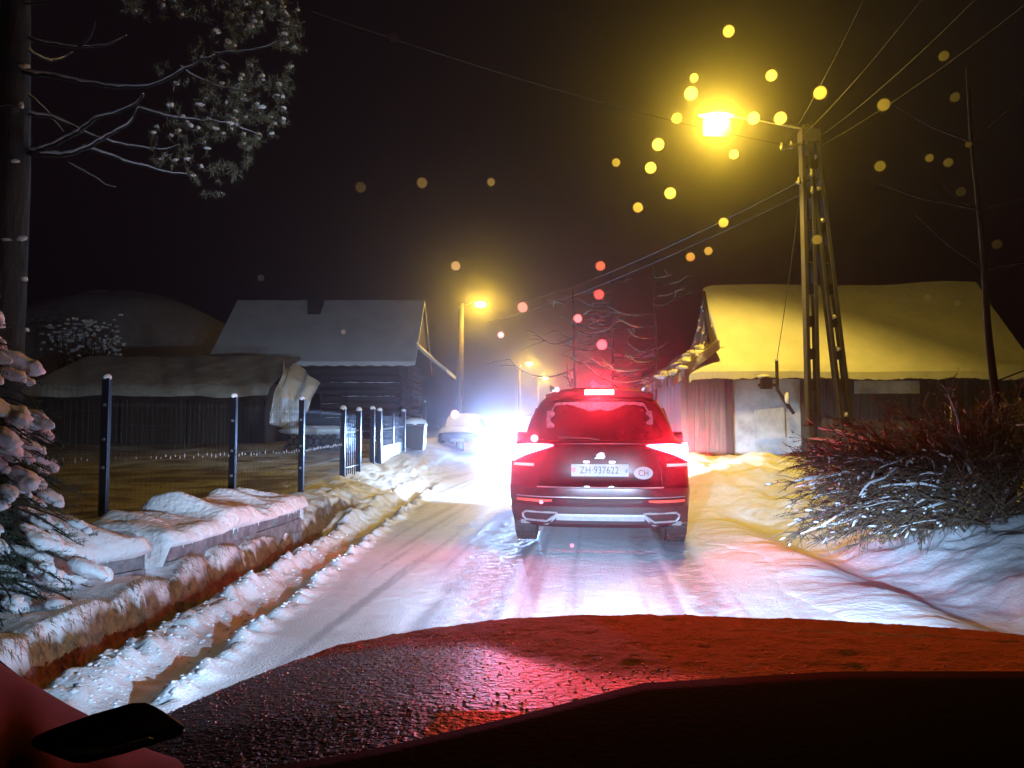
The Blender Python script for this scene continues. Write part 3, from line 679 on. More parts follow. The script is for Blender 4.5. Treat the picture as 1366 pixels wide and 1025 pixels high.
# wires
def wire(a, b, sag, lab, r=.0032):
    pts = [a.lerp(b, i/20)-Vector((0,0,sag*4*(i/20)*(1-i/20))) for i in range(21)]
    o = MB().tube(pts, r, 5).build('power_line', 'cable'); tag(o, lab, 'power line', 'overhead lines')
for i, (a, b) in enumerate((((1045,199),(1180,-60)), ((1056,195),(1260,-40)), ((1083,190),(1330,-30)), ((1092,196),(1400,-20)))):
    wire(P(*a, PY_-.1), P(*b, 9), .12, ['first','second','third','fourth'][i]+' wire from the left of those climbing from the two-legged pole to the upper right')
for i, (a, b) in enumerate((((1066,243),(690,404)), ((1084,252),(650,430)))):
    wire(P(*a, PY_), P(*b, 34), .3, ['upper','lower'][i]+' of the two wires running from the two-legged pole down towards the far lamps', .010)
wire(P(415,15,8), P(1056,195,PY_-.1), .15, 'thin wire crossing the dark sky from the pine to the pole')
wire(P(1069,246,PY_-.05), c0, .12, 'service wire dropping from the pole to the barn bracket', .008)

# ---------------------------------------------------------------- far street lamps
def far_lamp(px, pyt, pyl, pxl, Y, lab, w, power):
    b = P(px, 0, Y); zb = hz(b.x, Y)-.2; t = P(px, pyt, Y); lp_ = P(pxl, pyl, Y-.3)
    o = thing('street_lamp', lab, 'street lamp', (b.x, Y, zb), 0, 'far street lamps on single poles'); V = Vector((b.x, Y, zb))
    MB().tube([Vector((0,0,0)), t-V], [w, w*.62], 10).build('pole', 'wood_pole', o, True)
    MB().tube([t-V+Vector((0,0,-.15)), (t-V).lerp(lp_-V,.5)+Vector((0,0,.06)), lp_-V+Vector((0,0,.10))], .025, 6).build('lamp_arm', 'lamp_housing', o)
    MB().blob(lp_-V+Vector((0,0,.07)), .30, .14, .09, 10, 6, 0).build('lamp_housing', 'lamp_housing', o, True)
    MB().blob(lp_-V+Vector((0,-.02,-.05)), .22, .14, .12, 12, 8, 0).build('lamp_lens', 'sodium_lens_far', o, True)
    light('street_light', 'SPOT', lp_-V+Vector((0,0,-.14)), power, (1,.64,.10), o, lp_-V+Vector((0,-.5,-6)), .12, 150, .5)
far_lamp(615.5, 405, 405, 641, 32, 'nearest single-pole street lamp, lit yellow, behind the parked car', .17, 1000)
far_lamp(693, 487, 485, 706, 62, 'middle of the three single-pole street lamps, small and lit yellow', .15, 700)
far_lamp(718, 508, 504, 727, 82, 'farthest and smallest lit street lamp, just above the car roof', .15, 700)

# ---------------------------------------------------------------- pine at the left
pine = thing('pine_tree', 'tall dark pine with bare snow-lined lower branches at the upper left', 'tree')
tx = P(22,0,11).x
MB().tube([(tx-.05,11,.0),(tx-.03,11,1.2),(tx,11,3),(tx+.02,11,5),(tx,11,7.5),(tx-.1,11,11)], [.36,.30,.28,.26,.20,.05], 16).build('trunk', 'bark', pine, True)
BR = [[(20,92),(45,100),(75,102),(110,110),(150,116),(190,117),(225,105),(255,88),(285,74)],
 [(40,203),(60,200),(90,185),(110,173),(130,158),(160,150),(185,135),(192,125)],
 [(38,205),(75,207),(95,206),(125,193),(150,178),(175,162),(183,145)],
 [(30,50),(75,60),(105,63),(140,60),(170,48)], [(35,66),(60,80),(75,80),(98,70)],
 [(35,152),(70,157),(100,170),(140,187),(180,195),(215,200),(240,193)],
 [(110,196),(130,202),(160,213),(190,221),(225,231),(250,232)], [(183,145),(195,147),(230,157),(270,161),(300,163)],
 [(90,218),(115,230),(135,243),(155,251)], [(25,6),(70,2),(85,-5)], [(-15,74),(10,88),(28,88)], [(105,62),(120,50),(128,30)],
 [(35,125),(60,145),(85,177)], [(285,74),(310,70),(345,66),(385,50)], [(300,163),(330,175),(350,182)], [(240,90),(262,104),(300,118),(335,122)], [(-10,145),(12,143),(30,140)], [(-5,200),(15,201),(30,198)]]
for k, b in enumerate(BR):
    ye = random.uniform(-1.6, 1.0) if k > 2 else (-1.6,-1.2,-.6)[k]; n = len(b); st = .0 if b[0][0] < 50 else .5
    pts = smooth_line([P(x, y, 11+ye*((i+n*st)/(n*(1+st)))) for i, (x, y) in enumerate(b)], 4)
    pts = [jitter(p, .012) for p in pts]
    r0 = .038 if k < 3 else (.026 if k < 8 else .018); rr = [r0*(1-.75*i/len(pts)) for i in range(len(pts))]
    br_ = MB().tube(pts, rr, 6).build('branch', 'bark', pine, True)
    MB().tube([p+Vector((0,-.3*r, r*1.0)) for p, r in zip(pts, rr)], [r*random.uniform(.7,1.15) for r in rr], 6).build('snow_line', 'snow', br_, True)
# needles at the branch ends
poly = [(150,-30),(395,-30),(400,30),(408,70),(385,110),(384,165),(345,195),(325,232),(288,262),(240,255),(205,230),(200,170),(230,120),(180,60)]
def inpoly(x, y):
    c = False
    for i in range(len(poly)):
        (x1_, y1_), (x2_, y2_) = poly[i], poly[i-1]
        if (y1_ > y) != (y2_ > y) and x < (x2_-x1_)*(y-y1_)/(y2_-y1_)+x1_: c = not c
    return c
nd = MB(); sn = MB(); cnt = 0
while cnt < 430:
    px = random.uniform(150,410); py = random.uniform(-30,262)
    if not inpoly(px, py) or (px < 300 and random.random() < .55): continue
    if float(fbm(np.array(px*.02), np.array(py*.025), 2)) < -.12: continue
    cnt += 1; c = P(px, py, random.uniform(9.2,12)); ax = Vector((random.uniform(.2,1), random.uniform(-1,1), random.uniform(-.5,.5))).normalized()
    for q in range(30):
        d = (ax*random.uniform(.1,1)+Vector((random.gauss(0,.7), random.gauss(0,.7), random.gauss(0,.7)))).normalized(); l = random.uniform(.06,.13); b0 = c+ax*random.uniform(-.08,.08)
        sd = d.orthogonal().normalized()*.0045; nd.add([b0-sd, b0+sd, b0+d*l], [(0,1,2)])
    if random.random() < .30: sn.blob(c+Vector((0,0,.03)), random.uniform(.02,.055), random.uniform(.02,.06), random.uniform(.012,.03), 7, 4, .35)
cr = nd.build('crown', 'pine_needles', pine, fix=False); sn.build('snow_clumps', 'snow', cr, True)['kind'] = 'stuff'
q = MB()
for (px, py) in ((32,372),(28,318),(8,320),(36,440),(20,215),(32,88),(28,140)): q.blob(P(px,py,10.72), random.uniform(.03,.09), .04, random.uniform(.02,.05), 8, 5, .35)
build_each(q, 'bark_snow', 'snow', pine, True)
# dim thicket behind the shed
sb = thing('snowy_shrub', 'dim leafless shrub with specks of snow rising behind the left end of the shed', 'shrub')
q = MB(); q2 = MB()
for i in range(60):
    b = P(random.uniform(85,140), 470, 27); t = P(random.uniform(70,160), random.uniform(430,470), 27+random.uniform(-1,1)); b.z = .7
    q.tube([b, b.lerp(t,.6)+Vector((0,0,.3)), t], [.03,.02,.006], 4)
    for _ in range(3): q2.blob(jitter(t, .35), random.uniform(.05,.13), .08, .05, 6, 4, .3)
q.build('stems', 'twig', sb); q2.build('snow_clumps', 'snow', sb, True)['kind'] = 'stuff'

# ---------------------------------------------------------------- spruce beside the car on the left
def spruce(loc, hgt, rad, lab):
    t = thing('spruce_tree', lab, 'tree', loc)
    MB().tube([(0,0,-.1),(0,0,hgt*.6),(0,0,hgt)], [.06,.04,.01], 8).build('trunk', 'bark', t)
    nd = MB(); sn = MB(); bb = MB(); z = .08
    while z < hgt*.98:
        prof = rad*(1-(z/hgt)**1.8)**.8*1.0; nb = max(5, int(15*prof/rad)+3); a0 = random.uniform(0,6.3)
        for k in range(nb):
            a = a0+6.283*k/nb+random.uniform(-.2,.2); L = prof*random.uniform(.72,1.12); d = Vector((math.cos(a), math.sin(a), 0)); zz = z+random.uniform(-.03,.03)
            pts = [Vector((0,0,zz))+d*L*s+Vector((0,0,.10*s-.24*s*s*L/.5)) for s in (0,.25,.5,.75,1)]
            bb.tube(pts, [.012,.010,.008,.006,.003], 4)
            side = Vector((-d.y, d.x, 0))
            for i in range(int(L*46)):
                s = random.uniform(.15,1.02); p = Vector((0,0,zz))+d*L*s+Vector((0,0,.10*s-.24*s*s*L/.5)); sg = random.choice((-1,1)); tl = .15*(1.15-s*.55)*random.uniform(.5,1.1)
                td = (d*.75+side*sg*random.uniform(.3,1)+Vector((0,0,random.uniform(-.35,.15)))).normalized()
                for j in range(11):
                    b0 = p+td*tl*(j/11); nn = (td*.6+Vector((random.gauss(0,1), random.gauss(0,1), random.gauss(0,1))).normalized()).normalized(); l = random.uniform(.016,.032)
                    w_ = nn.orthogonal().normalized()*.0022; nd.add([b0-w_, b0+w_, b0+nn*l], [(0,1,2)])
            if random.random() < .62:
                s = random.uniform(.55,.98); p = Vector((0,0,zz))+d*L*s+Vector((0,0,.10*s-.24*s*s*L/.5)); r = random.uniform(.035,.105)
                Mx = Matrix.Rotation(a, 4, 'Z') @ Matrix.Rotation(.45, 4, 'Y')
                sn.blob(p+Vector((0,0,.02)), r*1.35, r*.85, r*.5, 10, 7, .16, Mx)
                if random.random() < .6: sn.blob(p+d*r*.8+side*r*random.uniform(-.7,.7)-Vector((0,0,.25*r)), r*.7, r*.6, r*.45, 8, 5, .25, Mx)
        z += .085
    bb.build('branches', 'bark', t); cr = nd.build('crown', 'needles', t, fix=False); s_ = sn.build('snow_clumps', 'snow', cr, True); s_['kind'] = 'stuff'
    tx_ = bpy.data.textures.new('lump', 'CLOUDS'); tx_.noise_scale = .05
    md = s_.modifiers.new('sub', 'SUBSURF'); md.levels = md.render_levels = 1; md = s_.modifiers.new('d', 'DISPLACE'); md.texture = tx_; md.strength = .035; md.mid_level = .5
    return t
spruce((-3.22, 4.35, hz(-3.2,4.35)-.12), 1.85, .68, 'young spruce loaded with snow clumps at the left edge beside the ditch')

# ---------------------------------------------------------------- twiggy bush on the right
bush = thing('twiggy_bush', 'wide twiggy bush with arching stems bent under snow in front of the barn', 'bush')
st = MB(); sn = MB(); lf = MB(); tw = MB()
base = Vector((4.15, 6.6, .42))
def stem(p0, p1, lift, r, snow, leaf, yw=.3, n=12):
    mid = p0.lerp(p1, .45)+Vector((random.uniform(-.1,.1), random.uniform(-yw,yw), lift))
    pts = []
    for i in range(n+1):
        t = i/n; pts.append((p0*(1-t)**2+mid*2*t*(1-t)+p1*t*t))
    pts = [pts[0]]+[jitter(p, .010+.012*i/n) for i, p in enumerate(pts[1:])]
    st.tube(pts, [r*(1-.8*i/n) for i in range(n+1)], 5)
    for i in range(2, n):
        for q in range(4):
            if random.random() < .95:
                d = (pts[i]-pts[i-1]).normalized(); s = Vector((random.gauss(0,.6), random.gauss(0,.6), random.gauss(0,.45))); dd = (d*1.2+s).normalized(); L = random.uniform(.10,.34)*(1.2-.5*i/n)
                a = pts[i]; b = a+dd*L*.5+Vector((0,0,.01)); c = a+dd*L+Vector((0,0,-.04*L)); tw.tube([a,b,c], [.0042,.0032,.0016], 3, False)
                if random.random() < leaf:
                    for z_ in range(3):
                        e = b.lerp(c, random.random()); u = Vector((random.gauss(0,1), random.gauss(0,1), random.gauss(0,1))).normalized()*random.uniform(.012,.026); w_ = u.orthogonal().normalized()*u.length*.5
                        lf.add([e, e+u*.5+w_, e+u, e+u*.5-w_], [(0,1,2,3)])
                if random.random() < snow*.10:
                    e = b.lerp(c, random.random()); ln = random.uniform(.015,.05); Mx = dd.to_track_quat('X','Z').to_matrix().to_4x4(); sn.blob(e+Vector((0,0,.008)), ln, .011, .009, 6, 4, .25, Mx)
    if random.random() < snow:                       # snow lying along the stem
        i = random.randint(2, n-3); j = min(n, i+random.randint(2,5))
        seg = pts[i:j+1]
        if len(seg) > 2:
            w_ = random.choice((.005,.008,.010,.015))*random.uniform(.8,1.2); rr = [w_*.25]+[w_*random.uniform(.7,1.15) for _ in seg[1:-1]]+[w_*.3]
            sn.tube(smooth_line([p+Vector((0,0,w_*.55)) for p in seg], 2), np.interp(np.linspace(0,1,2*(len(seg)-1)+1), np.linspace(0,1,len(seg)), rr), 7)
for i in range(200):      # low stems arching toward the road
    px = random.uniform(1035,1250)-0; py = random.uniform(600,735); 
    lim = 640+ (px-1035)*.0
    Y = random.uniform(5.9,7.4); e = P(px, py, Y)
    if e.z < hz(e.x, e.y)+.03: e.z = hz(e.x, e.y)+random.uniform(.03,.25)
    stem(jitter(base, .16), e, random.uniform(.15,.60), random.uniform(.007,.014), .85, .45)
for i in range(150):      # upper stems
    px = random.uniform(1060,1420); py = random.uniform(530,625)+max(0,(1160-px))*.35; e = P(px, py, random.uniform(6,8.4))
    stem(jitter(base, .3), e, random.uniform(.0,.4), random.uniform(.006,.012), .22, .9)
for i in range(34):
    px = random.uniform(1250,1450); py = random.uniform(500,660); e = P(px, py, random.uniform(5.2,8)); stem(jitter(base+Vector((.2,0,0)), .3), e, random.uniform(.0,.3), random.uniform(.005,.010), .15, .9)
st.build('stems', 'twig', bush, True); tw.build('twigs', 'twig', bush, fix=False)['kind'] = 'stuff'; lf.build('dead_leaves', 'dead_leaf', bush, fix=False)['kind'] = 'stuff'; sn.build('lying_snow', 'snow', bush, True)['kind'] = 'stuff'
# slim tree at the right edge
sl = thing('slim_tree', 'slim leaning bare tree trunk with a snow streak behind the bush at the right edge', 'tree')
pts = [P(x, y, 8.2) for x, y in ((1352,700),(1345,640),(1336,580),(1326,510),(1318,440),(1313,360),(1306,280),(1296,190),(1290,90))]; pts[0].z = .3
MB().tube(smooth_line(pts, 3), list(np.linspace(.060,.014,25)), 8).build('trunk', 'bark', sl, True)
q = MB()
for i in range(11):
    t = random.uniform(.25,1); k = int(t*(len(pts)-1)); a = pts[min(k,8)]; d = Vector((random.choice((-1,1))*random.uniform(.4,1.3), random.uniform(-.5,.5), random.uniform(.2,1.0))); q.tube([a, a+d*.5+Vector((0,0,-.05)), a+d], [.012,.008,.003], 4)
build_each(q, 'branch', 'bark', sl)
q = MB(); q.blob(P(1333,560,8.12), .035,.03,.12,8,6,.2); q.blob(P(1338,590,8.12), .025,.02,.10,8,6,.2); q.blob(P(1351,572,8.12), .025,.02,.09,8,6,.2); q.blob(P(1340,540,8.12), .05,.03,.03,8,6,.2); build_each(q, 'snow_streak', 'snow', sl, True)
# trees along the road beyond the cars
def road_tree(x, y, h, lab, seed, ph=0):
    random.seed(seed); t = thing('roadside_tree', lab, 'tree', (x, y, hz(x, y)-.2), 0, 'bare trees beyond the cars')
    MB().tube([(0,0,0),(.05,0,h*.5),(0,0,h)], [.06,.04,.01], 8).build('trunk', 'bark', t)
    b = MB(); s = MB(); z = 1.6
    while z < h*.95:
        a = random.choice((0, math.pi))+random.gauss(0,.6); L = random.uniform(.8,2.6)*(1-.5*z/h); d = Vector((math.cos(a), math.sin(a), 0)); dr = random.uniform(.15,.45)
        p = [Vector((0,0,z))+d*L*q+Vector((random.uniform(-.04,.04), 0, -dr*math.sin(q*2.6)*L*.5+.25*q*q*L)) for q in np.linspace(0,1,9)]
        b.tube(p, list(np.linspace(.03,.006,9)), 5); s.tube([q+Vector((0,-.008,.018)) for q in p[2:]], [.005]+[random.uniform(.004,.013) for _ in range(5)]+[.003], 5)
        for k in range(4):
            i = random.randint(3,8); e = p[i]; dd = (d+Vector((random.gauss(0,.6),random.gauss(0,.6),random.uniform(-.3,.7)))).normalized()*random.uniform(.3,.8); b.tube([e,e+dd*.5,e+dd-Vector((0,0,.05))], [.010,.007,.003], 4)
            if random.random() < .5: s.tube([e+dd*.2+Vector((0,0,.01)), e+dd*.7+Vector((0,0,.012))], [.012,.008], 4)
        z += random.uniform(.16,.34)
    br_ = b.build('branches', 'bark', t); s.build('lying_snow', 'snow', br_, True)['kind'] = 'stuff'
for k, (px, Y, h, lab) in enumerate(((762,20,5.2,'left of the three bare trees whose snow-lined branches show above the car roof'), (812,24,6.2,'middle of the three bare trees whose snow-lined branches show above the car roof'), (868,19,5.0,'right of the three bare trees, its branches reaching toward the barn'))):
    road_tree(P(px,0,Y).x, Y, h, lab, 40+k)
random.seed(99)
# ---------------------------------------------------------------- cars
def text_mesh(body, size, name, m, parent, M, sx=1.0, ext=.0015, sp=1.0):
    cu = bpy.data.curves.new('t', 'FONT'); cu.body = body; cu.size = size; cu.align_x = 'CENTER'; cu.align_y = 'CENTER'; cu.extrude = ext; cu.space_character = sp
    to = bpy.data.objects.new('t', cu); COL.objects.link(to); bpy.context.view_layer.update()
    me = bpy.data.meshes.new_from_object(to.evaluated_get(bpy.context.evaluated_depsgraph_get())); bpy.data.objects.remove(to); bpy.data.curves.remove(cu)
    me.transform(M @ Matrix.Diagonal((sx,1,1,1))); me.materials.clear(); me.materials.append(MATS[m])
    for p in me.polygons: p.material_index = 0
    o = bpy.data.objects.new(name, me); COL.objects.link(o); o.parent = parent; return o
def wheel(parent, x, y, r, w, snow=False):
    sgn = 1 if x > 0 else -1; prof = [(-w/2,r*.62),(-w/2+.004,r*.88),(-w/2+.03,r*.97),(-w/4,r),(0,r*1.0),(w/4,r),(w/2-.03,r*.97),(w/2-.004,r*.88),(w/2,r*.62)]
    m = MB(); N = 40
    m.grid(lambda u, v: (lambda p, a: (x+p[0], y+p[1]*math.cos(a), r+p[1]*math.sin(a)))(prof[round(u*8)], v*2*math.pi), 9, N+1)
    for k in range(N):     # tread blocks
        a = 2*math.pi*k/N; ca, sa = math.cos(a), math.sin(a); M = Matrix.Translation((x, y+r*ca, r+r*sa)) @ Matrix.Rotation(a, 4, 'X')
        for c in (-.08,-.028,.028,.08): m.box(c*w/.24-.020, c*w/.24+.020, -.006, .006, -.019, .019, M)
    t = m.build('wheel', 'rubber', parent, False, fix=False)
    m = MB(); m.grid(lambda u, v: (x+sgn*(w/2-.03+.015*math.sin(u*3.1)), y+r*.62*u*math.cos(v*6.2832), r+r*.62*u*math.sin(v*6.2832)), 6, 25)
    for k in range(5):
        a = 2*math.pi*k/5; m.tube([(x+sgn*w/2*.92, y, r), (x+sgn*w/2*.92, y+r*.6*math.cos(a), r+r*.6*math.sin(a))], .028, 6)
    m.build('rim', 'silver', t, True, fix=False); return t

suv = thing('braking_suv', 'dark SUV braking on the snowy road, brake lights glaring, number plate ZH 937622', 'car', (P(796,0,7.25).x, 7.25, .0), R(-6.5))
LV = [(.24,.855,.14),(.28,.885,.08),(.36,.905,.05),(.46,.915,.03),(.56,.92,.0),(.635,.92,.0),(.66,.918,.035),(.72,.917,.06),(.80,.915,.065),(.88,.912,.07),(.96,.908,.08),(1.02,.90,.09),(1.06,.885,.10),(1.085,.85,.12),(1.11,.80,.135),(1.15,.772,.15),(1.22,.75,.17),(1.32,.715,.205),(1.42,.665,.245),(1.50,.615,.28),(1.54,.575,.29),(1.57,.53,.31),(1.595,.46,.35)]
lz = [l[0] for l in LV]; lw = [l[1] for l in LV]; ly = [l[2] for l in LV]
Wz = lambda z: float(np.interp(z, lz, lw)); Yz = lambda z: float(np.interp(z, lz, ly))
def S(x, z, off=0):
    w_ = Wz(z); s = min(abs(x)/w_, 1); wrap = .30 if z < 1.08 else .24
    return (x, Yz(z)+wrap*(s**4.2)+.04*s*s-off, z)
ysd = list(np.linspace(0, 1, 26))
def zt(y): return float(np.interp(y, [0,.5,1.4,2.4,3.15,3.6,4.15,4.32], [1.62,1.645,1.65,1.62,1.10,1.04,.93,.80]))
def arch(y):
    b = 0
    for yw in (.98, 3.60):
        d = abs(y-yw)
        if d < .41: b = max(b, .34+math.sqrt(.41**2-d*d))
    return b
nr = 41
def bodypt(i, j):
    z, w_, y_ = LV[j]
    if i < 26: side = -1; q = 1-i/25.
    elif i < 26+nr-2: side = 0
    else: side = 1; q = (i-(26+nr-3))/25.
    if side == 0: s = -1+2*(i-25)/(nr-1); return S(s*w_, z)
    y0 = S(w_, z)[1]; y = y0+(4.34-y0)*q; w2 = w_*(1 if y < 3.7 else 1-.18*((y-3.7)/.64)**2)
    if z > 1.06 and y > 2.4: w2 = w2
    zz = min(z, zt(y)-.02*(1.6-z)); zz = max(zz, arch(y)) if z < .8 else zz
    return (side*w2, y, zz)
ni = 26+nr-2+26
m = MB(); m.add([bodypt(i, j) for j in range(len(LV)) for i in range(ni)], [(j*ni+i, j*ni+i+1, (j+1)*ni+i+1, (j+1)*ni+i) for j in range(len(LV)-1) for i in range(ni-1)])
# roof and bonnet
top = [bodypt(i, len(LV)-1) for i in range(ni)]
def rf_(u, v):
    q = v*25; k = int(round(q)); a = Vector(top[25-k]); b = Vector(top[ni-26+k]); p = a.lerp(b, u); y0 = p.y
    hh = zt(p.y); p.z = p.z+(max(hh-p.z,0))*(1-abs(2*u-1)**2.6)+.012*(1-(2*u-1)**2); return tuple(p)
m.grid(rf_, 15, 26)
rt = [top[i] for i in range(25, 25+nr)]
m.grid(lambda u, v: (lambda p: tuple(Vector(p)*(1-v)+Vector((p[0]*.96, .62, 1.642-.12*(abs(p[0])/.46)**3*.35))*v+Vector((0,0,.012*math.sin(v*3.14)))))(rt[int(round(u*(nr-1)))]), nr, 6)
body = m.build('body', 'suv_paint', suv, True, fix=False, merge=True)
body.modifiers.new('n', 'EDGE_SPLIT').split_angle = R(32)
MB().box(-.80,.80,.25,4.1,.26,.30).build('underbody', 'suv_trim', suv)
for sx in (-1, 1):
    for yw in (.98, 3.60): wheel(suv, sx*.80, yw, .355, .235)
def ov(x0, x1, zlo, zhi, off, nx=20, nz=8, shape=None):
    """a panel lying on the rear of the body; shape(x) gives its own lower and upper edge"""
    m = MB()
    def fn(u, v):
        x = x0+(x1-x0)*u; a, b = shape(x) if shape else (zlo, zhi); return S(x, a+(b-a)*v, off)
    m.grid(fn, nx, nz)
    e = [fn(u/(nx-1), 0) for u in range(nx)]+[fn(1, v/(nz-1)) for v in range(1, nz)]+[fn(u/(nx-1), 1) for u in range(nx-2, -1, -1)]+[fn(0, v/(nz-1)) for v in range(nz-2, 0, -1)]
    n = len(e); m.add(e+[(p[0], p[1]+off+.004, p[2]) for p in e], [(i, (i+1) % n, n+(i+1) % n, n+i) for i in range(n)]); return m
def winshape(k, kz):
    def f(x):
        hw = .625*k; a = abs(x)/hw; top_ = 1.505-(1-kz)*.2; bot = 1.105+(1-kz)*.12
        tp_ = top_-.0 if a < .72 else top_-(a-.72)/.28*(top_-bot)*.80
        if a < .80: tp_ -= .012*(a/.8)**4
        return bot+.02*max(0,a-.85)/.15, max(tp_, bot+.012)
    return f
ov(-.62,.62,0,0,.006,60,12,winshape(1,1)).build('rear_window', 'suv_glass', suv, True)
# frost left round the wiped arc of the glass
m = MB(); up = winshape(1,1)
def fr(u, v):
    x = -.54+1.08*u; a, b = up(x); th = .035+.02*float(fbm(np.array(x*14), np.array(1.), 3)); th += .055*math.exp(-(x/.20)**4)
    zt_ = min(b-.012, 1.50); return S(x, zt_-th*v, .010)
m.grid(fr, 90, 6); m.grid(lambda u, v: S(.535-.05*v*(1+.4*math.sin(u*9)), 1.40-.14*u, .010), 14, 4); m.grid(lambda u, v: S(-.535+.06*v*(1+.4*math.sin(u*9)), 1.40-.17*u, .010), 14, 4)
m.build('window_frost', 'frost', suv, False, fix=False)
m = MB(); m.tube([S(0,1.11,.02), S(-.1,1.125,.03), S(-.42,1.135,.03)], .009, 6); m.build('rear_wiper', 'black_plastic', suv)
# dark headrests and seat seen through the glass, pressed on its inner side
m = MB(); m.blob((-.30,.62,1.24), .13,.05,.16,12,8,0)
# spoiler with the high brake lamp
def sp(u, v):
    x = -.55+1.10*u; e = (abs(x)/.55)**4; y = .16+.07*(x/.55)**2+.20*v+.10*e; return (x, y, 1.605-.035*e+.035*v*(1-e))
m = MB().grid(sp, 30, 8); m.grid(lambda u, v: (lambda a: (a[0], a[1]+.0+.03*v, a[2]-.055*v))(sp(u, 0)), 30, 4); m.grid(lambda u, v: (lambda a: (a[0], a[1]+.03+.14*v, a[2]-.055-.03*v))(sp(u, 0)), 30, 4)
m.build('spoiler', 'suv_paint', suv, True, fix=False)
m = MB().grid(lambda u, v: (-.145+.29*u, .145+.012*((u-.5)*2)**2, 1.560+.048*v), 14, 4); m.build('high_brake_lamp', 'brake_lens', suv, False, fix=False)
light('high_brake_glow', 'SPOT', (0,.10,1.585), 260, (1,.02,.04), suv, (0,-6,1.75), .06, 44, .9)
# tail lamps
for sx in (-1, 1):
    sh_ = lambda x: (float(np.interp(abs(x), [.46,.52,.75,.90], [1.050,1.028,.955,.885])), float(np.interp(abs(x), [.46,.5,.75,.90], [1.056,1.064,1.072,1.072])))
    a, b = (sx*.46, sx*.895); m = ov(a, b, 0, 0, .012, 26, 6, sh_)
    tl = m.build('tail_lamp', 'tail_lens', suv, True, fix=False)
    m = ov(sx*.66, sx*.885, .845, .872, .010, 10, 3); m.build('lower_lens', 'rev_lens', tl, True, fix=False)
    m = ov(sx*.465, sx*.60, 0, 0, .014, 10, 3, lambda x: (float(np.interp(abs(x), [.46,.6],[1.030,.985])), float(np.interp(abs(x), [.46,.6],[1.037,.993])))); m.build('lens_rim', 'chrome', tl, True, fix=False)
    light('tail_glow', 'SPOT', (sx*.80,.0,.99), 190, (1,.020,.04), suv, (sx*.6,-6,1.40), .06, 40, .9)
    ov(sx*.47, sx*.84, 0, 0, .014, 16, 4, lambda x: (.496+.010*max(0,(.55-abs(x)))/.08, .524)).build('reflector', 'reflector', suv, True, fix=False)
# tailgate creases and bumper
m = MB(); m.tube([S(-.62+1.24*i/30, 1.072, .006) for i in range(31)], .006, 6); m.build('gate_crease', 'suv_paint', suv)
m = MB(); m.tube([S(-.62+1.24*i/30, .648, .010) for i in range(31)], .010, 6); m.build('bumper_strip', 'chrome', suv)
m = MB()
for sx in (-1, 1): m.tube([S(sx*.50, 1.03, .002), S(sx*.56,.92,.002), S(sx*.60, .80, .002), S(sx*.61,.67,.002)], .004, 5)
build_each(m, 'gate_seam', 'black_plastic', suv)
ov(-.88,.88,.28,.455,.005,40,6).build('lower_bumper', 'suv_trim', suv, True, fix=False)
gp = ov(-.33,.40,.492,.528,.006,20,3).build('bumper_mesh', 'black_plastic', suv, True, fix=False)
m = MB()
for i in range(46):
    x = -.33+.73*i/46; m.tube([S(x,.494,.012), S(x+.03,.526,.012)], .0035, 4); m.tube([S(x+.03,.494,.012), S(x,.526,.012)], .0035, 4)
m.build('lattice', 'suv_trim', gp)
m = MB(); m.tube([S(-.84+1.68*i/40, .548, .004) for i in range(41)], .005, 5); m.build('bumper_crease', 'silver', suv)
sil = MB()
for sx in (-1, 1):
    o_ = [(.42,.392),(.745,.392),(.78,.366),(.775,.335),(.745,.306),(.53,.304),(.475,.345)]
    pts = [S(sx*x, z, .022) for x, z in o_]; sil.tube(pts+[pts[0], pts[1]], .011, 6)
    sil.slab([S(sx*.42,.385,.02), S(sx*.44,.330,.02), S(sx*.52,.262,.02), S(sx*.84,.262,.02), S(sx*.80,.300,.02), S(sx*.53,.298,.02), S(sx*.475,.335,.02)], (0,.02,0))
sil.grid(lambda u, v: S(-.43+.86*u, .318+.066*v, .024), 20, 4); sil.grid(lambda u, v: S(-.43+.86*u, .318, .024-.03*v), 20, 2)
sil.build('silver_diffuser', 'silver', suv, False, fix=False)
for sx in (-1, 1):
    m = MB().slab([S(sx*.47,.385,.010), S(sx*.74,.385,.010), S(sx*.77,.35,.010), S(sx*.74,.312,.010), S(sx*.53,.312,.010)], (0,.006,0)); m.build('exhaust_trim', 'black_plastic', suv)
# roof rails
for sx in (-1, 1):
    m = MB(); m.tube([(sx*.50,.48,1.62),(sx*.51,.60,1.665),(sx*.53,1.4,1.685),(sx*.53,2.2,1.66),(sx*.52,2.4,1.61)], .016, 6); m.build('roof_rail', 'silver', suv, True)
    m = MB(); m.grid(lambda u, v: (sx*(.93+.16*u), 2.55+.12*math.sin(u*2), 1.02+.15*v), 5, 4); m.slab([(sx*.86,2.6,1.0),(sx*1.09,2.56,1.02),(sx*1.09,2.56,1.15),(sx*.9,2.6,1.14)], (0,.12,0)); m.build('wing_mirror', 'suv_paint', suv, False)
    m = MB().slab([(sx*.768,.62,1.14),(sx*.775,2.2,1.12),(sx*.70,2.2,1.46),(sx*.675,.75,1.44)], (sx*.012,0,0)); m.build('side_window', 'car_glass', suv)
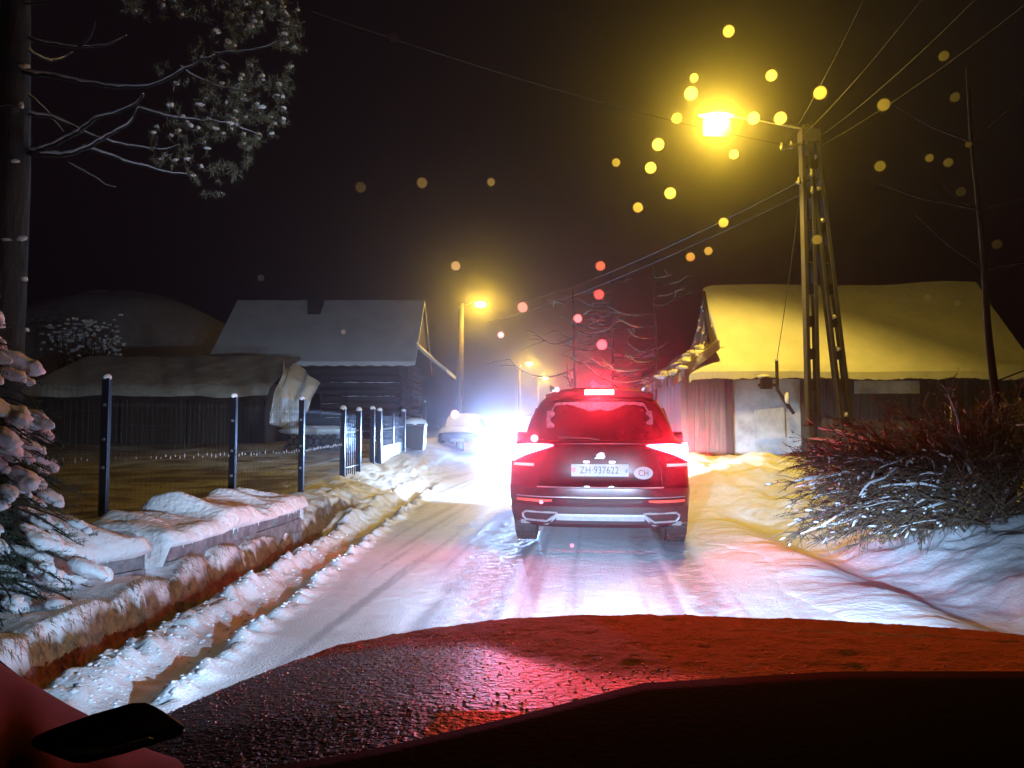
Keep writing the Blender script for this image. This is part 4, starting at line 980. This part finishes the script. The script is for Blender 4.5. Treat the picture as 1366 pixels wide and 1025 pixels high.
# number plate
pl = MB().box(-.28,.28,.045,.055,.752,.872).build('number_plate', 'plate_white', suv)
MR = lambda x, y, z: Matrix.Translation((x, y, z)) @ Matrix.Rotation(R(90), 4, 'X')
text_mesh('ZH\u00b7937622', .098, 'plate_lettering', 'plate_black', pl, MR(-.005,.044,.810), .80, .001, 1.06)
m = MB().slab([(-.272,.043,.835),(-.238,.043,.835),(-.238,.043,.805),(-.255,.043,.785),(-.272,.043,.805)], (0,.002,0)); sh1 = m.build('shield', 'shield_red', pl)
MB().box(-.259,-.251,.0405,.0425,.797,.829).box(-.266,-.244,.0405-.0005,.042,.810,.817).build('cross', 'plate_white', pl)
m = MB().slab([(.240,.043,.835),(.272,.043,.835),(.272,.043,.805),(.256,.043,.785),(.240,.043,.805)], (0,.002,0)); m.build('shield', 'shield_blue', pl)
m = MB().slab([(.240,.041,.835),(.272,.041,.835),(.240,.041,.800)], (0,.0015,0)); m.build('shield_field', 'plate_white', pl)
m = MB(); 
for z0_, z1_ in ((.750,.7525),(.8715,.874)): m.box(-.283,.283,.041,.056,z0_,z1_)
m.build('plate_frame', 'black_plastic', pl)
for x in (-.13, .12):
    MB().box(x-.028,x+.028,.035,.07,.886,.900).build('plate_lamp', 'plate_lamp_lens', suv)
    light('plate_light', 'AREA', (x,.005,.893), .10, (.75,.88,1), suv, (x,.05,.78), .04)
# oval country sticker
c = S(.425,.785,.006); m = MB(); N = 40; m.add([(c[0]+.094*math.cos(6.2832*k/N), S(c[0]+.094*math.cos(6.2832*k/N),.785,.006)[1], c[2]+.062*math.sin(6.2832*k/N)) for k in range(N)], [tuple(range(N))])
os_ = m.build('country_sticker', 'oval_white', suv, fix=False); text_mesh('CH', .085, 'sticker_lettering', 'plate_black', os_, MR(.425, S(.34,.785,.009)[1]-.004, .783) @ Matrix.Rotation(.0,4,'Z'), .85, .001)
# emblem: two slanted interlocking strokes
m = MB(); e0 = Yz(.95)-.012
m.slab([(-.052,e0,.925),(.035,e0,.925),(.052,e0,.945),(.045,e0,.962),(.0,e0,.948),(-.03,e0,.943)], (0,.01,0)); m.slab([(-.035,e0,.958),(.0,e0,.980),(.030,e0,.982),(.048,e0,.972),(.01,e0,.962),(-.015,e0,.952)], (0,.01,0))
m.build('emblem', 'silver', suv)
for sx in (-1, 1):
    MB().box(sx*.62-.15,sx*.62+.15,4.20,4.26,.72,.82).build('headlamp', 'rev_lens', suv)
    light('headlight_beam', 'SPOT', (sx*.62,4.45,.75), 3800, (.48,.72,1), suv, (sx*1.6,9,-.6), .04, 150, .8)
    MB().box(sx*.62-.25,sx*.62+.25,4.36,4.66,.775,.79).build('added_beam_plate', 'black_plastic', suv)  # plate added over the beam to keep it off barn roof and walls

# ---- plainer cars further up the road (front view)
def small_car(name, lab, loc, rz, paint, snowy, lit):
    t = thing(name, lab, 'car', loc, rz)
    st = [(0,.62,.42,.66,.66),(.08,.80,.30,.74,.74),(.5,.86,.25,.86,.86),(1.1,.88,.25,.93,.94),(1.75,.88,.25,.98,1.36),(2.3,.88,.25,1.0,1.47),(3.2,.88,.25,1.0,1.46),(3.9,.86,.28,.98,1.25),(4.15,.78,.4,.9,.95)]
    m = MB(); prof = []
    for (y, w_, zl, zb_, ztp) in st:
        g_ = .78 if ztp-zb_ > .2 else .97
        half = [(w_*.92,zl),(w_,zl+.12),(w_,(zl+zb_)/2),(w_*.985,zb_),(w_*(g_+.03 if ztp-zb_ > .2 else .8),zb_+(ztp-zb_)*.75),(w_*g_*.8,ztp-.01),(0,ztp+.01)]
        prof.append([(-x,y,z) for x, z in half]+[(x,y,z) for x, z in half[-2::-1]])
    np_ = len(prof[0]); m.add([p for r in prof for p in r], [(j*np_+i, j*np_+i+1, (j+1)*np_+i+1, (j+1)*np_+i) for j in range(len(prof)-1) for i in range(np_-1)]); m.add(prof[0], [tuple(range(np_))])
    m.add(prof[-1], [tuple(range(np_))])
    b = m.build('body', paint, t, True, fix=True); md = b.modifiers.new('s', 'SUBSURF'); md.levels = md.render_levels = 1
    glass = [(-.70,1.22,.975),(.70,1.22,.975),(.60,1.80,1.35),(-.60,1.80,1.35)]
    MB().slab([Vector(p)+Vector((0,-.03,.03)) for p in glass], (0,-.012,.02)).build('windscreen', 'car_glass' if not snowy else 'roof_snow_thin', t)
    for sx in (-1, 1):
        for yw in (.75, 3.35): wheel(t, sx*.78, yw, .31, .2)
        hl = MB().blob((sx*.66,.10,.66), .14, .06, .07, 12, 8, 0).build('headlight', 'headlamp_lens' if lit else 'car_glass', t, True)
        MB().blob((sx*.97,1.5,1.0), .09,.06,.07, 10, 6, 0).build('wing_mirror', 'black_plastic', t, True)
        if lit: light('headlight_beam', 'SPOT', (sx*.66,-.02,.66), lit, (.28,.50,1), t, (sx*.66-.2,-14,.30), .07, 110, .8)
    MB().box(-.42,.42,-.015,.02,.42,.56).build('grille', 'black_plastic', t); MB().box(-.26,.26,-.04,-.02,.44,.55).build('number_plate', 'plate_white', t)
    if snowy:
        def rfn(u, v):
            x = -.68+1.36*u; y = 1.15+2.9*v; z = float(np.interp(y, [1.15,1.75,2.3,3.2,3.9,4.05], [1.0,1.40,1.51,1.50,1.29,1.2]))+.07; e = abs(2*u-1)**4; return (x, y, z-.12*e)
        MB().grid(rfn, 20, 24).build('roof_snow', 'roof_snow', t, True, fix=False)
        MB().grid(lambda u, v: (-.76+1.52*u, .06+1.06*v, float(np.interp(v, [0,.1,1], [.76,.84,1.0]))+.04-.07*abs(2*u-1)**4), 20, 12).build('bonnet_snow', 'roof_snow', t, True, fix=False)
    return t
pc = P(615,0,30); small_car('parked_car', 'snow-covered parked car under the street lamp left of the glaring headlights', (pc.x, 29, hz(pc.x,30)+.05), R(-4), 'grey_paint', True, 0)
oc = P(681,0,33); small_car('oncoming_car', 'oncoming car mostly hidden by its dazzling headlights', (oc.x, 31, .03), R(2), 'dark_paint', False, 3300)

# ---------------------------------------------------------------- the car the photo is taken from
own = thing('red_car', 'red car with frosted bonnet seen from behind its own dark dashboard', 'car', (0,0,0), R(-6.5))
# local frame: +y is ahead; the eye is at (0,0,1.25); the centre line of the car is at x=.40
CX = .35
def hood(x, y):
    a = abs(x-CX)/.97; yf = 2.0-.40*a**3
    z = .955-.185*(max(y-.8,0)/1.15)**1.25-.080*a**2.8-.25*max(0,a-.93)
    z -= 1.6*max(0,y-yf+.12)**2
    z += .006*math.exp(-((a-.55)/.09)**2)*max(0,min(1,(yf-y)*3))
    return z
NX, NY = 260, 150
hx = np.linspace(CX-.99, CX+.99, NX); hy = np.linspace(.62, 2.25, NY); HX, HY = np.meshgrid(hx, hy)
HZ = np.vectorize(hood)(HX, HY)
# bonnet front narrows round the nose
edge = ss(.02,-.35, 0)*0
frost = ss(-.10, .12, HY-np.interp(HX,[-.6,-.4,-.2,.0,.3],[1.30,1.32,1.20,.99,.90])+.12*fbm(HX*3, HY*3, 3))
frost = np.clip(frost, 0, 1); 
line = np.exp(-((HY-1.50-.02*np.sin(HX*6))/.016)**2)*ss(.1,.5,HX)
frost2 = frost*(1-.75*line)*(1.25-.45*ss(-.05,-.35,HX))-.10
HZ = HZ+frost*(.004*fbm(HX*60, HY*60, 3)+.004*fbm(HX*18, HY*18, 3))
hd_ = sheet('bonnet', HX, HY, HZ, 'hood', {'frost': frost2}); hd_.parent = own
dl = MB()
for i in range(4200):
    x = min(random.uniform(-.62,1.1), random.uniform(-.62,1.1)); y = random.uniform(.80,1.75)
    yt = float(np.interp(x,[-.6,-.4,-.2,.0,.3],[1.35,1.38,1.30,1.12,1.02]))
    if y > yt+random.uniform(-.05,.15) or random.random() < ss(.1,.8,x)*.75: continue
    r = random.choice((.0005,.0007,.0010,.0014)); dl.blob((x,y,hood(x,y)+r*.15), r*random.uniform(1,1.6), r*random.uniform(1,1.6), r*.8, 7, 5, .12)
o_ = dl.build('droplets', 'droplet', own, True); o_['kind'] = 'stuff'
# wipers and cowl
def dashedge(u):   # right..: u 0..1 across
    x = -.62+2.1*u; return x, float(np.interp(x, [-.62,-.276,-.178,-.064,.042,.241,.457,.7,.9,1.1,1.48], [.40,.525,.582,.672,.765,.825,.85,.83,.76,.66,.45]))
def dfn(u, v):
    x, y = dashedge(u); z = 1.0+.004*math.sin(v*3.1); 
    return (x, y*(1-v)+.12*v, z-.10*v*v+(-.03 if v == 0 else 0)) 
m = MB().grid(dfn, 80, 30); m.build('dashboard', 'dash', own, True, fix=False)
m = MB(); m.grid(lambda u, v: (lambda e: (e[0], e[1]+.002+.05*v, .965-.10*v))(dashedge(u)), 80, 3); m.build('cowl', 'dash', own, True, fix=False)
vs = []
m = MB(); a = [(.17,.50,1.012),(.20,.515,1.012),(.80,.55,1.012)]
m.tube([(.165,.485,1.002),(.175,.505,1.004),(.22,.512,1.004),(.85,.545,1.004)], .0022, 5)
for k in range(6): m.tube([(.20+.01*k,.497-.012*k,1.001),(.85,.53-.012*k,1.001)], .0016, 4)
build_each(m, 'air_vent', 'vent_trim', own)
# foot of the red windscreen pillar at the left
def PL(px, py, d):      # picture point at distance d along y, in the car's frame
    w = P(px, py, d); return Matrix.Rotation(R(6.5), 4, 'Z') @ w
A = [(-60,838,.86),(0,889,.88),(40,918,.90),(80,944,.92),(112,966,.93),(150,1000,.92),(215,1040,.88)]; B = [(-60,985,.60),(0,1040,.60),(60,1060,.58),(110,1075,.58),(160,1080,.58),(200,1085,.58),(262,1075,.60)]
a_ = smooth_line([PL(*q) for q in A], 4); b_ = smooth_line([PL(*q) for q in B], 4)
m = MB(); n = len(a_); m.grid(lambda u, v: tuple(a_[round(u*(n-1))].lerp(b_[round(u*(n-1))], v)+Vector((0,0,.03*math.sin(v*math.pi)**.7))), n, 12); m.grid(lambda u, v: tuple(a_[round(u*(n-1))]-Vector((-.01,0,.10*v))), n, 3)
m.build('pillar_foot', 'pillar_red', own, True, fix=False)
# red strip of bodywork below the sticker
# black toll sticker with silver band
Q = [PL(x, y, d) for x, y, d in ((41,993,.56),(60,984,.565),(120,962,.585),(172,947,.60),(190,946,.605),(203,951,.605),(238,972,.60),(243,979,.595),(232,985,.59),(165,1006,.57),(116,1018,.555),(98,1018,.553),(70,1008,.555),(46,998,.558))]
sk_ = thing('toll_sticker', 'black rounded sticker with a silver strip standing at the left foot of the windscreen', 'sticker', own.matrix_basis.to_translation(), R(-6.5))
MB().slab(Q, (0,.003,.004)).build('sticker_face', 'sticker_black', sk_)
q = [PL(x, y, d) for x, y, d in ((143,1004,.562),(150,999,.564),(200,984,.578),(207,986,.580),(195,992,.575),(150,1006,.563))]
MB().slab([p-Vector((0,.003,-.001)) for p in q], (0,.002,0)).build('silver_strip', 'sticker_silver', sk_)
# melted snow drops on the windscreen
DR = [(922,125,9.5),(926,104,9),(903,158,9),(878,193,9),(868,224,9),(822,217,8.5),(894,258,9),(851,277,8),(1029,101,9),(1005,158,9.5),(1041,158,10),(979,206,13),(1094,124,9.5),(1179,140,9),(1174,222,8.5),(1240,211,8),(1265,217,7.5),(1292,193,8),(1282,256,8),(1090,320,8),(921,343,7),(945,335,6.5),(965,297,8),(801,355,7),(799,393,7),(803,460,7.5),(608,355,7.5),(525,50,8),(563,244,8),(655,243,6),(1277,404,6),(1238,397,6),(668,447,6),(458,443,6),(697,410,7),(771,425,6.5),(1330,326,7),(972,42,8),(1274,130,8),(1259,75,8),(348,371,7),(481,250,8),(607,553,5.5),(763,728,5),(713,585,5),(722,670,5),(743,520,5)]
for (px, py, r) in DR:
    u = (px-683)/F; d = P(px, py, 1)-Vector((0,0,EYE)); d = Matrix.Rotation(R(6.5), 4, 'Z') @ d
    # windscreen plane in the car's frame: y = .75-(z-1)*1.3
    s = (.75-(EYE-1)*1.3)/(d.y+1.3*d.z); c = Vector((0,0,EYE))+d*s
    nrm = d.normalized(); rad = r/F*s*random.choice((.62,.8,.95,1.0,1.08,1.15))
    Mx = Matrix.Translation(c) @ nrm.to_track_quat('Z', 'Y').to_matrix().to_4x4()
    m = MB(); N = 24; m.add([Vector((rad*k_*math.cos(6.2832*j/N), rad*k_*math.sin(6.2832*j/N), zz)) for (k_, zz) in ((1,0),) for j in range(N)], [tuple(range(N))])
    m.build('water_drop', 'water_drop', own, False, fix=False).matrix_local = Mx
# own headlights
for sx in (-.62, .62):
    hl = MB().blob((CX+sx, 2.12, .45), .16, .06, .05, 12, 8, 0).build('headlight', 'galvanised', own, True)
    light('low_beam', 'SPOT', (CX+sx,2.12,.54), 430, (.48,.72,1), own, (CX+sx-.9,6,.05), .02, 130, .6)
    light('main_beam', 'SPOT', (CX+sx,2.125,.54), 2500, (.42,.67,1), own, (CX+sx*.8+.3,16,.34), .02, 58, .8)
    light('added_side_spot', 'SPOT', (CX+sx,2.36,.66), 1500, (.60,.76,1), own, (CX+sx-8.5,23,5.0), .05, 60, .9)  # extra upward spot added to brighten house, tarpaulin and pine branches
    MB().slab([(CX+sx-.2,2.06,.562),(CX+sx+.2,2.06,.562),(CX+sx+.2,2.36,.547),(CX+sx-.2,2.36,.547)], (0,0,.01)).build('added_cutoff_plate', 'black_plastic', own)  # unseen plate added above the lamp to cut its beam off level
MB().slab([(CX-.86,.6,.30),(CX+.86,.6,.30),(CX+.86,1.9,.30),(CX-.86,1.9,.30)], (0,0,.10)).build('chassis', 'black_plastic', own)
m = MB(); m.grid(lambda u, v: (lambda x: (x, 2.20-.45*(abs(x-CX)/.97)**3, .50*(1-v)+.30*v))(CX-.95+1.9*u), 30, 6); m.build('front_bumper', 'suv_paint', own, True, fix=False)
m = MB()
for sx in (-1,1): m.grid(lambda u, v: (CX+sx*.985, .3+1.45*u, (hood(CX+sx*.985, .62+1.1*u)-.01)*(1-v)+.32*v), 20, 5)
m.build('wing', 'pillar_red', own, True, fix=False)

# ---------------------------------------------------------------- haze added to make the lamps glow, night sky, camera
hm = bpy.data.materials.new('haze'); hm.use_nodes = True; nt = hm.node_tree
for n in list(nt.nodes):
    if n.type == 'BSDF_PRINCIPLED': nt.nodes.remove(n)
pv = nt.nodes.new('ShaderNodeVolumePrincipled'); pv.inputs['Color'].default_value = (.92,.93,.95,1); pv.inputs['Density'].default_value = HAZE_D if 'HAZE_D' in globals() else .006; pv.inputs['Anisotropy'].default_value = .945
nt.links.new(pv.outputs[0], nt.nodes['Material Output'].inputs['Volume']); MATS['haze'] = hm
hzb = MB().box(-190, 190, -25, 330, -4, 40).build('haze', 'haze'); hzb['kind'] = 'stuff'; hzb['label'] = 'thin even haze over the whole street, added to spread the lamp glow'; hzb['category'] = 'haze'
w = bpy.data.worlds.new('World'); sc.world = w; w.use_nodes = True; nt = w.node_tree; bg = nt.nodes['Background']
bg.inputs[0].default_value = (.62,.32,.50,1); bg.inputs[1].default_value = .006
cam = bpy.data.cameras.new('camera'); co = bpy.data.objects.new('camera', cam); COL.objects.link(co); co.location = (0,0,EYE); co.rotation_euler = (R(90)+PITCH, 0, 0)
cam.sensor_width = 36; cam.lens = 36*F/1366; cam.clip_start = .02; cam.clip_end = 900; sc.camera = co
sc.view_settings.view_transform = 'Standard'; sc.view_settings.look = 'None'; sc.view_settings.exposure = 0; sc.view_settings.gamma = 1
sc.render.engine = 'CYCLES'; cy = sc.cycles; cy.use_denoising = True
try: cy.denoiser = 'OPENIMAGEDENOISE'
except Exception: pass
cy.max_bounces = 5; cy.diffuse_bounces = 2; cy.glossy_bounces = 3; cy.transmission_bounces = 4; cy.volume_bounces = 0; cy.transparent_max_bounces = 12
cy.sample_clamp_indirect = 4; cy.caustics_reflective = False; cy.caustics_refractive = False; cy.use_light_tree = True
